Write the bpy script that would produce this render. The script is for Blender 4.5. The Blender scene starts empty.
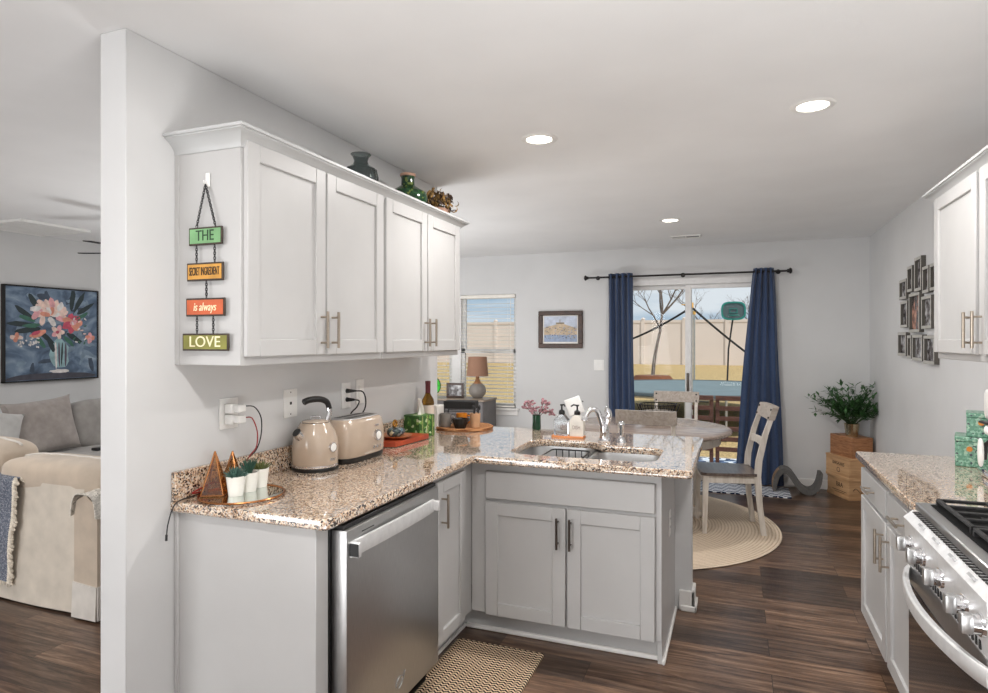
import bpy, bmesh, math, random
from mathutils import Vector, Matrix
from mathutils.geometry import tessellate_polygon
PI = math.pi
SC = bpy.context.scene
COL = SC.collection
random.seed(7)

# ------------------------------------------------------------------ camera, sky, sun, large lights, exposure
cam = bpy.data.objects.new('camera', bpy.data.cameras.new('camera')); COL.objects.link(cam)
cam.location = (1.8398, 0, 1.4739); cam.rotation_euler = (PI/2, 0, .3657)
cam.data.sensor_width = 36; cam.data.lens = 627.7/988*36
cam.data.shift_x = -1.1/988; cam.data.shift_y = -5.6/988
cam.data.clip_start = .05; cam.data.clip_end = 300
SC.camera = cam
SC.view_settings.view_transform = 'Standard'
try: SC.view_settings.look = 'None'
except Exception: pass
SC.view_settings.gamma = 1; SC.view_settings.use_curve_mapping = False
SC.view_settings.exposure = 0.09

def lin(c):
    c = [x/255 for x in c]
    return tuple(x/12.92 if x <= .04045 else ((x+.055)/1.055)**2.4 for x in c) + (1,)

w = bpy.data.worlds.new('sky'); SC.world = w; w.use_nodes = True
nt = w.node_tree; bg = nt.nodes['Background']
tc = nt.nodes.new('ShaderNodeTexCoord'); mp = nt.nodes.new('ShaderNodeMapping'); mp.inputs['Scale'].default_value = (1.2, 1.2, 6)
nz = nt.nodes.new('ShaderNodeTexNoise'); nz.inputs['Scale'].default_value = 3; nz.inputs['Detail'].default_value = 5
rp = nt.nodes.new('ShaderNodeValToRGB')
rp.color_ramp.elements[0].position = .38; rp.color_ramp.elements[0].color = lin((150, 178, 200))
rp.color_ramp.elements[1].position = .62; rp.color_ramp.elements[1].color = lin((214, 222, 228))
nt.links.new(tc.outputs['Generated'], mp.inputs[0]); nt.links.new(mp.outputs[0], nz.inputs['Vector'])
nt.links.new(nz.outputs['Fac'], rp.inputs[0]); nt.links.new(rp.outputs[0], bg.inputs[0])
bg.inputs[1].default_value = 1.0

def light(name, kind, loc, rot, power, color=(1, 1, 1), **kw):
    l = bpy.data.lights.new(name, kind); l.energy = power; l.color = color
    for k, v in kw.items(): setattr(l, k, v)
    o = bpy.data.objects.new(name, l); COL.objects.link(o); o.location = loc; o.rotation_euler = rot
    return o
light('sun', 'SUN', (0, 0, 20), Vector((-.55, .33, -.77)).to_track_quat('-Z', 'Y').to_euler(), 3.0, (1, .95, .88), angle=.02)
light('rear_fill_light', 'AREA', (-1.0, -5.6, 1.25), Vector((.40, .9, .05)).to_track_quat('-Z', 'Y').to_euler(), 345, (.98, .99, 1), shape='RECTANGLE', size=6.4, size_y=2.2)  # added soft fill from behind the camera; no window is built there
light('living_fill_uplight', 'AREA', (-1.7, 4.45, .4), (math.radians(180), math.radians(20), 0), 52, (.98, .99, 1), shape='RECTANGLE', size=1.4, size_y=1.3)  # added uplight hidden behind the partition, brightens dining and living room ceilings
light('ceiling_fill_uplight', 'AREA', (1.85, .5, .6), (math.radians(180), 0, 0), 37, (1, .99, .975), shape='RECTANGLE', size=1.4, size_y=1.2)  # added unseen uplight below the view, brightens the kitchen ceiling

# ------------------------------------------------------------------ materials
def new_mat(name):
    m = bpy.data.materials.new(name); m.use_nodes = True
    return m, m.node_tree, m.node_tree.nodes['Principled BSDF']
def N(nt, t, **kw):
    n = nt.nodes.new('ShaderNode'+t)
    for k, v in kw.items():
        if k in n.inputs: n.inputs[k].default_value = v
        else: setattr(n, k, v)
    return n
def ramp(nt, stops, const=False):
    r = nt.nodes.new('ShaderNodeValToRGB'); e = r.color_ramp
    if const: e.interpolation = 'CONSTANT'
    while len(e.elements) < len(stops): e.elements.new(.5)
    for el, (p, c) in zip(e.elements, stops): el.position = p; el.color = lin(c)
    return r
def coords(nt, scale=(1, 1, 1), rot=(0, 0, 0)):
    t = N(nt, 'TexCoord'); m = N(nt, 'Mapping'); m.inputs['Scale'].default_value = scale; m.inputs['Rotation'].default_value = rot
    nt.links.new(t.outputs['Object'], m.inputs[0]); return m.outputs[0]
def bump(nt, b, src, strength=.2, dist=.002):
    u = N(nt, 'Bump'); u.inputs['Strength'].default_value = strength; u.inputs['Distance'].default_value = dist
    nt.links.new(src, u.inputs['Height']); nt.links.new(u.outputs[0], b.inputs['Normal'])
def mat(name, c, rough=.5, metal=0, var=.06, scale=18, stretch=(1, 1, 1), bmp=0, bdist=.002, spec=.5, coat=0, sheen=0):
    m, nt, b = new_mat(name)
    b.inputs['Roughness'].default_value = rough; b.inputs['Metallic'].default_value = metal
    b.inputs['Specular IOR Level'].default_value = spec; b.inputs['Coat Weight'].default_value = coat
    if coat: b.inputs['Coat Roughness'].default_value = .08
    if sheen: b.inputs['Sheen Weight'].default_value = sheen
    n = N(nt, 'TexNoise', Scale=scale, Detail=4); nt.links.new(coords(nt, stretch), n.inputs['Vector'])
    r = ramp(nt, [(.3, tuple(x*(1-var) for x in c)), (.7, tuple(min(255, x*(1+var*.6)) for x in c))])
    nt.links.new(n.outputs['Fac'], r.inputs[0]); nt.links.new(r.outputs[0], b.inputs['Base Color'])
    if bmp: bump(nt, b, n.outputs['Fac'], bmp, bdist)
    return m
def emit_mat(name, c, s):
    m, nt, b = new_mat(name); b.inputs['Base Color'].default_value = lin(c)
    b.inputs['Emission Color'].default_value = lin(c); b.inputs['Emission Strength'].default_value = s
    return m
def pane_mat(name, tint=(255, 255, 255), refl=.07, rough=0):
    m, nt, b = new_mat(name); nt.nodes.remove(b)
    t = N(nt, 'BsdfTransparent'); t.inputs[0].default_value = lin(tint)
    g = N(nt, 'BsdfGlossy'); g.inputs['Roughness'].default_value = rough
    x = N(nt, 'MixShader'); x.inputs[0].default_value = refl
    nt.links.new(t.outputs[0], x.inputs[1]); nt.links.new(g.outputs[0], x.inputs[2])
    nt.links.new(x.outputs[0], nt.nodes['Material Output'].inputs[0]); return m
def glass_mat(name, c, rough=.03):
    m, nt, b = new_mat(name); b.inputs['Base Color'].default_value = lin(c)
    b.inputs['Transmission Weight'].default_value = 1; b.inputs['Roughness'].default_value = rough; b.inputs['IOR'].default_value = 1.4
    return m
def granite(name):
    m, nt, b = new_mat(name); co = coords(nt)
    v = N(nt, 'TexVoronoi', Scale=185); nt.links.new(co, v.inputs['Vector'])
    s = N(nt, 'SeparateColor'); nt.links.new(v.outputs['Color'], s.inputs[0])
    n = N(nt, 'TexNoise', Scale=38, Detail=3); nt.links.new(co, n.inputs['Vector'])
    a = N(nt, 'Math', operation='MULTIPLY_ADD'); nt.links.new(n.outputs['Fac'], a.inputs[0]); a.inputs[1].default_value = 1.1; a.inputs[2].default_value = -.55
    ad = N(nt, 'Math', operation='ADD'); nt.links.new(s.outputs[0], ad.inputs[0]); nt.links.new(a.outputs[0], ad.inputs[1])
    r = ramp(nt, [(0, (54, 44, 40)), (.15, (108, 88, 76)), (.24, (178, 144, 116)), (.40, (212, 184, 156)), (.60, (232, 216, 196)), (.82, (200, 190, 180)), (.95, (150, 128, 112))], True)
    nt.links.new(ad.outputs[0], r.inputs[0]); nt.links.new(r.outputs[0], b.inputs['Base Color'])
    b.inputs['Roughness'].default_value = .08; b.inputs['Specular IOR Level'].default_value = 1.0; b.inputs['Coat Weight'].default_value = .8; b.inputs['Coat Roughness'].default_value = .03
    return m
def wood_floor(name):
    m, nt, b = new_mat(name); co = coords(nt)
    br = N(nt, 'TexBrick', Scale=1); br.offset = .37
    br.inputs['Color1'].default_value = (0, 0, 0, 1); br.inputs['Color2'].default_value = (1, 1, 1, 1)
    br.inputs['Mortar'].default_value = (.5, .5, .5, 1); br.inputs['Mortar Size'].default_value = .0012; br.inputs['Brick Width'].default_value = 1.22; br.inputs['Row Height'].default_value = .178
    nt.links.new(co, br.inputs['Vector'])
    mp2 = coords(nt, (1.2, 16, 1)); add = N(nt, 'VectorMath', operation='ADD'); nt.links.new(mp2, add.inputs[0])
    sc = N(nt, 'VectorMath', operation='SCALE'); nt.links.new(br.outputs['Color'], sc.inputs[0]); sc.inputs['Scale'].default_value = 37
    nt.links.new(sc.outputs[0], add.inputs[1])
    n = N(nt, 'TexNoise', Scale=2.2, Detail=8, Roughness=.68, Distortion=.8); nt.links.new(add.outputs[0], n.inputs['Vector'])
    r1 = ramp(nt, [(.28, (54, 42, 36)), (.43, (94, 75, 63)), (.57, (132, 110, 94)), (.74, (176, 154, 136))])
    nt.links.new(n.outputs['Fac'], r1.inputs[0])
    tint = ramp(nt, [(0, (150, 146, 146)), (.5, (214, 204, 196)), (1, (255, 240, 224))]); nt.links.new(br.outputs['Color'], tint.inputs[0])
    mx = N(nt, 'Mix', data_type='RGBA', blend_type='MULTIPLY'); mx.inputs[0].default_value = 1
    nt.links.new(r1.outputs[0], mx.inputs[6]); nt.links.new(tint.outputs[0], mx.inputs[7])
    mo = N(nt, 'Mix', data_type='RGBA'); nt.links.new(br.outputs['Fac'], mo.inputs[0]); nt.links.new(mx.outputs[2], mo.inputs[6]); mo.inputs[7].default_value = lin((26, 20, 17))
    nt.links.new(mo.outputs[2], b.inputs['Base Color']); b.inputs['Roughness'].default_value = .28; b.inputs['Specular IOR Level'].default_value = .5
    bump(nt, b, n.outputs['Fac'], .12, .002); return m
def wood(name, dark, light, scale=(2, 22, 22), rough=.5, ns=2.0):
    m, nt, b = new_mat(name)
    n = N(nt, 'TexNoise', Scale=ns, Detail=6, Distortion=1.2); nt.links.new(coords(nt, scale), n.inputs['Vector'])
    r = ramp(nt, [(.3, dark), (.7, light)]); nt.links.new(n.outputs['Fac'], r.inputs[0]); nt.links.new(r.outputs[0], b.inputs['Base Color'])
    b.inputs['Roughness'].default_value = rough; bump(nt, b, n.outputs['Fac'], .1, .001); return m
def cells(name, stops, scale, rough=.6, metal=0):
    m, nt, b = new_mat(name); v = N(nt, 'TexVoronoi', Scale=scale); nt.links.new(coords(nt), v.inputs['Vector'])
    s = N(nt, 'SeparateColor'); nt.links.new(v.outputs['Color'], s.inputs[0]); r = ramp(nt, stops, True)
    nt.links.new(s.outputs[0], r.inputs[0]); nt.links.new(r.outputs[0], b.inputs['Base Color'])
    b.inputs['Roughness'].default_value = rough; b.inputs['Metallic'].default_value = metal; return m
def chevron(name, dark, light, fx, fy, amp, duty=.5, rough=.9, grit=.12):
    m, nt, b = new_mat(name); co = coords(nt); sp = N(nt, 'SeparateXYZ'); nt.links.new(co, sp.inputs[0])
    def mth(op, a, bb=None):
        q = N(nt, 'Math', operation=op)
        for i, z in enumerate((a, bb)):
            if z is None: continue
            if isinstance(z, (int, float)): q.inputs[i].default_value = z
            else: nt.links.new(z, q.inputs[i])
        return q.outputs[0]
    zx = mth('ABSOLUTE', mth('SUBTRACT', mth('FRACT', mth('MULTIPLY', sp.outputs[0], fx)), .5))
    y = mth('ADD', mth('MULTIPLY', sp.outputs[1], fy), mth('MULTIPLY', zx, amp))
    n = N(nt, 'TexNoise', Scale=300); nt.links.new(co, n.inputs['Vector'])
    y2 = mth('ADD', mth('FRACT', y), mth('MULTIPLY', mth('SUBTRACT', n.outputs['Fac'], .5), grit))
    r = ramp(nt, [(0, dark), (duty, light)], True); nt.links.new(y2, r.inputs[0]); nt.links.new(r.outputs[0], b.inputs['Base Color'])
    b.inputs['Roughness'].default_value = rough; b.inputs['Specular IOR Level'].default_value = .2
    bump(nt, b, y2, .3, .003); return m
def rings(name, c1, c2, scale):
    m, nt, b = new_mat(name); co = coords(nt)
    wv = N(nt, 'TexWave', wave_type='RINGS', rings_direction='Z', Scale=scale, Distortion=1.2); wv.inputs['Detail Scale'].default_value = 6; wv.inputs['Detail'].default_value = 3
    nt.links.new(co, wv.inputs['Vector']); n = N(nt, 'TexNoise', Scale=70); nt.links.new(co, n.inputs['Vector'])
    mx = N(nt, 'Math', operation='MULTIPLY_ADD'); nt.links.new(n.outputs['Fac'], mx.inputs[0]); mx.inputs[1].default_value = .8; nt.links.new(wv.outputs['Fac'], mx.inputs[2])
    r = ramp(nt, [(.35, c1), (1.0, c2)]); nt.links.new(mx.outputs[0], r.inputs[0]); nt.links.new(r.outputs[0], b.inputs['Base Color'])
    b.inputs['Roughness'].default_value = .95; b.inputs['Specular IOR Level'].default_value = .15; bump(nt, b, mx.outputs[0], .5, .006); return m
def photo_mat(name, seed, warm=False):
    m, nt, b = new_mat(name); t = N(nt, 'TexCoord'); mp = N(nt, 'Mapping'); mp.inputs['Location'].default_value = (seed*3.1, seed*1.7, seed)
    nt.links.new(t.outputs['Object'], mp.inputs[0]); n = N(nt, 'TexNoise', Scale=16, Detail=5); nt.links.new(mp.outputs[0], n.inputs['Vector'])
    r = ramp(nt, [(.34, (30, 28, 28)), (.46, (92, 84, 84)), (.54, (150, 110, 96) if warm else (150, 150, 152)), (.68, (210, 160, 140) if warm else (206, 206, 208))])
    nt.links.new(n.outputs['Fac'], r.inputs[0]); nt.links.new(r.outputs[0], b.inputs['Base Color']); b.inputs['Roughness'].default_value = .25; return m

M = {}
M['wall'] = mat('wall_paint', (212, 212, 212), .75, var=.015, scale=3, spec=.3)
M['ceil'] = mat('ceiling_paint', (236, 236, 236), .9, var=.015, scale=2, spec=.2)
M['trim'] = mat('trim_white', (232, 230, 227), .45, var=.02, scale=6)
M['floor'] = wood_floor('plank_floor')
M['granite'] = granite('granite')
M['cab'] = mat('cabinet_gray', (190, 189, 188), .4, var=.015, scale=5)
M['cabw'] = M['cab']
M['crown'] = mat('crown_gray', (192, 193, 193), .4, var=.015, scale=5)
M['nickel'] = mat('brushed_nickel', (176, 164, 150), .3, 1, var=.06, scale=60, stretch=(1, 1, 8))
M['bronze'] = mat('dark_nickel', (104, 96, 90), .32, 1, var=.06, scale=60)
M['steel'] = mat('stainless', (196, 196, 196), .36, 1, var=.05, scale=40, stretch=(20, 20, .6), bmp=.02)
M['steel2'] = mat('stainless_light', (214, 214, 213), .24, 1, var=.04, scale=40)
M['steeld'] = mat('steel_side', (128, 126, 124), .35, .8, var=.05)
M['satin'] = mat('satin_steel', (232, 232, 232), .42, .55, var=.03, scale=40)
M['chrome'] = mat('chrome', (226, 226, 228), .07, 1, var=.02)
M['black'] = mat('black_plastic', (22, 22, 23), .35, var=.1)
M['blackm'] = mat('black_matte', (30, 29, 29), .7, var=.1)
M['well'] = mat('burner_well_black', (14, 14, 14), .75, var=.1, spec=.15)
M['iron'] = mat('cast_iron', (46, 45, 46), .5, .3, var=.2, scale=90, bmp=.1)
M['ovenglass'] = mat('oven_glass', (16, 16, 17), .05, var=.05, spec=.9, coat=.6)
M['white'] = mat('white_plastic', (238, 237, 234), .35, var=.02)
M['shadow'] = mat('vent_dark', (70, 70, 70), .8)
M['beige'] = mat('beige_enamel', (182, 164, 146), .14, var=.02, coat=.6)
M['navy'] = mat('navy_curtain', (44, 64, 98), .85, var=.14, scale=120, sheen=.3, bmp=.15, bdist=.001)
M['rodm'] = mat('rod_bronze', (48, 46, 46), .4, .7)
M['chairw'] = wood('whitewashed_wood', (196, 186, 174), (226, 220, 212), (14, 14, 2), .5)
M['chairg'] = wood('weathered_gray_wood', (148, 137, 127), (180, 169, 159), (16, 2, 16), .42)
M['seatw'] = wood('dark_seat_wood', (74, 62, 58), (120, 106, 98), (2, 16, 16), .28)
M['tablew'] = wood('table_top_wood', (128, 112, 102), (176, 160, 148), (2.5, 18, 18), .22)
M['jute'] = rings('jute', (196, 173, 148), (226, 208, 186), 13)
M['matk'] = chevron('woven_mat', (48, 36, 30), (222, 198, 168), 36, 54, 1.3, .58, grit=.35)
M['matd'] = chevron('navy_pattern', (38, 50, 78), (230, 232, 236), 8, 15, 1.6, .5)
M['mato'] = cells('patio_rug', [(0, (52, 70, 100)), (.35, (200, 212, 224)), (.6, (92, 116, 150)), (.8, (226, 230, 234))], 15, .9)
M['cream'] = mat('cream_slipcover', (206, 196, 182), .9, var=.06, scale=9, sheen=.3, bmp=.2, bdist=.004)
M['creamd'] = mat('tan_cushion', (192, 176, 158), .9, var=.06, scale=9, sheen=.3, bmp=.15, bdist=.004)
M['creaml'] = mat('pale_linen', (212, 206, 198), .9, var=.05, scale=12, sheen=.3)
M['graysofa'] = mat('gray_sofa', (160, 156, 152), .9, var=.07, scale=12, sheen=.3, bmp=.15, bdist=.004)
M['graypil'] = mat('gray_pillow', (164, 156, 151), .9, var=.08, scale=14, sheen=.3, bmp=.25, bdist=.005)
M['palepil'] = mat('pale_pillow', (196, 195, 193), .9, var=.05, scale=14, sheen=.3)
M['bluethrow'] = cells('denim_knit', [(0, (92, 98, 112)), (.5, (120, 126, 138)), (.8, (148, 150, 158))], 160, .95)
M['fringe'] = mat('fringe', (222, 212, 196), .95, var=.12, scale=90, bmp=.6, bdist=.006)
M['lace'] = cells('lace_throw', [(0, (206, 200, 190)), (.5, (228, 222, 212)), (.85, (176, 170, 160))], 120, .95)
M['fence'] = mat('vinyl_fence', (226, 214, 206), .5, var=.02, scale=1)
M['grass'] = mat('dry_lawn', (188, 164, 120), .95, var=.25, scale=28, bmp=.5, bdist=.03, spec=.1)
M['patio'] = mat('patio_concrete', (178, 170, 160), .85, var=.08, scale=5)
M['mulch'] = mat('mulch', (120, 76, 52), .95, var=.3, scale=30, bmp=.5, bdist=.02)
M['bark'] = mat('bark', (104, 92, 84), .9, var=.2, scale=20)
M['trbed'] = mat('trampoline_mesh', (112, 128, 132), .7, var=.05, scale=3)
M['trpad'] = mat('trampoline_edge', (72, 82, 86), .7)
M['galv'] = mat('galvanised_pole', (176, 174, 168), .4, .6)
M['foamy'] = mat('yellow_cap', (226, 176, 92), .6)
M['teal'] = mat('teal_rim', (38, 138, 126), .5)
M['board'] = mat('backboard_gray', (88, 104, 106), .4)
M['rail'] = wood('red_brown_stain', (74, 46, 38), (108, 70, 56), (2, 14, 14), .6)
M['glass'] = pane_mat('window_glass', refl=.006)
M['screen'] = mat('window_frame', (228, 227, 226), .4, var=.02)
M['blind'] = mat('blind_white', (236, 232, 224), .5, var=.02)
M['cordk'] = mat('cord_black', (24, 24, 25), .5)
M['cordr'] = mat('cord_red', (150, 34, 34), .5)
M['pot'] = mat('white_ceramic', (240, 236, 228), .3, var=.02)
M['soil'] = mat('soil', (84, 68, 54), .95, var=.3, scale=120)
M['succ'] = mat('succulent_blue', (66, 98, 88), .6, var=.2, scale=40)
M['succ2'] = mat('succulent_dark', (48, 82, 66), .6, var=.25, scale=40)
M['succ3'] = mat('succulent_olive', (98, 106, 58), .6, var=.25, scale=40)
M['amber'] = pane_mat('amber_glass', (236, 208, 172), .12, .05)
M['copper'] = mat('copper', (176, 120, 76), .25, 1)
M['mirror'] = mat('mirror_tray', (214, 222, 218), .04, 1, var=.02)
M['redbox'] = wood('red_leather', (150, 58, 34), (186, 80, 46), (4, 12, 12), .4)
M['terra'] = mat('terracotta_dish', (176, 108, 66), .35, var=.15)
M['pigeon'] = cells('painted_ceramic', [(0, (44, 52, 60)), (.3, (66, 104, 120)), (.5, (190, 176, 140)), (.62, (52, 66, 60)), (.8, (120, 128, 128))], 60, .25)
M['gold'] = mat('gold_brass', (206, 152, 72), .25, 1)
M['tgreen'] = cells('green_leaf_print', [(0, (44, 88, 36)), (.4, (70, 122, 48)), (.62, (126, 168, 82)), (.75, (52, 98, 40)), (.9, (196, 208, 166))], 55, .6)
M['paper'] = mat('paper_white', (236, 232, 226), .8, var=.03)
M['stripe'] = mat('beaded_trim', (150, 160, 100), .6, var=.3, scale=200)
M['bottle'] = glass_mat('amber_bottle', (150, 110, 40))
M['capsule'] = mat('wine_capsule', (98, 34, 40), .4)
M['label'] = mat('wine_label', (214, 198, 184), .7, var=.04)
M['rattan'] = rings('rattan', (120, 72, 44), (206, 150, 104), 30)
M['orange'] = mat('orange_enamel', (216, 132, 36), .3, var=.05)
M['mug'] = mat('gray_mug', (136, 130, 124), .4)
M['tancup'] = mat('tan_cup', (204, 160, 122), .6)
M['gshade'] = mat('lamp_shade_brown', (158, 120, 98), .85, var=.06, scale=150)
M['gbase'] = mat('lamp_ceramic', (138, 132, 126), .5, var=.05)
M['lampwood'] = wood('lamp_neck_wood', (150, 100, 64), (188, 136, 94), (10, 10, 2))
M['grayside'] = mat('gray_sideboard', (110, 106, 106), .45, var=.06, scale=10)
M['sidetop'] = wood('sideboard_top', (140, 122, 104), (170, 152, 132), (2, 16, 16), .35)
M['greenglass'] = mat('green_stained_glass', (70, 214, 66), .2, var=.15, scale=12)
M['frame'] = wood('brown_frame', (46, 30, 22), (78, 52, 38), (6, 6, 6), .4)
M['fgray'] = mat('gray_photo_frame', (182, 180, 174), .5)
M['fside'] = mat('dark_frame_side', (84, 80, 74), .6)
M['crate'] = wood('pale_crate_wood', (184, 140, 98), (214, 174, 130), (1.5, 1.5, 14), .6)
M['crated'] = wood('orange_wood_box', (132, 86, 54), (188, 134, 92), (3, 3, 22), .5, 3)
M['ink'] = mat('burnt_ink', (70, 48, 36), .8)
M['leafm'] = mat('plant_leaf', (58, 98, 52), .5, var=.35, scale=30)
M['stem'] = mat('plant_stem', (52, 70, 40), .6)
M['brass'] = mat('champagne_pot', (206, 192, 160), .25, 1)
M['lounge'] = mat('charcoal_felt', (98, 96, 94), .8, var=.06, scale=60)
M['loungew'] = wood('lounge_wood_edge', (130, 104, 80), (160, 132, 104), (4, 14, 14))
M['vaseg'] = glass_mat('smoke_vase', (150, 160, 160), .08)
M['vasegr'] = cells('green_vase', [(0, (22, 52, 32)), (.45, (36, 78, 42)), (.75, (26, 58, 36)), (.92, (110, 124, 60))], 90, .12)
M['clay'] = mat('clay_rim', (190, 150, 130), .7)
M['dried'] = mat('dried_flower', (150, 116, 66), .7, var=.4, scale=40)
M['driedd'] = mat('dried_flower_dark', (70, 50, 36), .7, var=.3, scale=40)
M['pinkf'] = mat('pink_flower', (176, 132, 138), .7, var=.3, scale=60)
M['vased'] = mat('dark_green_glass', (26, 62, 44), .12)
M['soapc'] = glass_mat('clear_bottle', (236, 240, 244), .05)
M['soapw'] = mat('milky_bottle', (226, 220, 210), .2)
M['traywood'] = wood('orange_tray_wood', (196, 116, 62), (226, 150, 92), (3, 14, 14))
M['green_enam'] = cells('green_mosaic', [(0, (86, 136, 112)), (.35, (140, 180, 158)), (.6, (104, 154, 130)), (.82, (160, 190, 168)), (.91, (44, 56, 64))], 120, .3)
M['amberk'] = mat('amber_knob', (206, 128, 44), .2)
M['sagebowl'] = mat('pewter_bowl', (140, 142, 138), .4, .4)
M['basketm'] = mat('dark_wire', (44, 38, 36), .5, .5)
M['can'] = emit_mat('lamp_lens', (255, 246, 232), 9)
M['s_green'] = mat('sign_green', (124, 172, 120), .6, var=.1)
M['s_gold'] = mat('sign_gold', (206, 150, 66), .6, var=.12)
M['s_org'] = mat('sign_orange', (196, 94, 56), .6, var=.1)
M['s_olive'] = mat('sign_olive', (132, 130, 62), .6, var=.1)
M['s_edge'] = mat('sign_edge', (62, 50, 40), .6, var=.3, scale=60)
M['t_green'] = mat('text_green', (34, 66, 38), .6)
M['t_brown'] = mat('text_brown', (52, 38, 26), .6)
M['t_cream'] = mat('text_cream', (244, 234, 196), .6)
M['t_gray'] = mat('text_gray', (140, 120, 110), .6)
M['canvas'] = None
def canvas_mat():
    m, nt, b = new_mat('canvas_blue'); co = coords(nt, (1, 1, 1.4))
    n = N(nt, 'TexNoise', Scale=3.4, Detail=5, Distortion=1.5); nt.links.new(co, n.inputs['Vector'])
    r = ramp(nt, [(.3, (54, 66, 84)), (.45, (84, 104, 128)), (.58, (116, 136, 158)), (.74, (158, 174, 190))]); nt.links.new(n.outputs['Fac'], r.inputs[0])
    nt.links.new(r.outputs[0], b.inputs['Base Color']); b.inputs['Roughness'].default_value = .6; bump(nt, b, n.outputs['Fac'], .3, .002); return m
M['canvas'] = canvas_mat()
for k, c in dict(p_pink=(228, 168, 172), p_blush=(236, 208, 196), p_rose=(202, 84, 106), p_coral=(222, 150, 128), p_mist=(126, 146, 164), p_deep=(66, 80, 98), p_dark=(40, 54, 58), p_green=(62, 110, 92), p_glass=(150, 182, 188), p_white=(226, 222, 220), p_base=(74, 74, 84), p_stem=(92, 80, 96), p_sky=(196, 204, 220), p_sand=(198, 178, 152), p_sea=(150, 166, 192), p_hill=(140, 130, 112), p_boat=(96, 104, 130)).items():
    M[k] = mat('paint_'+k[2:], c, .6, var=.12, scale=20)

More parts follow.
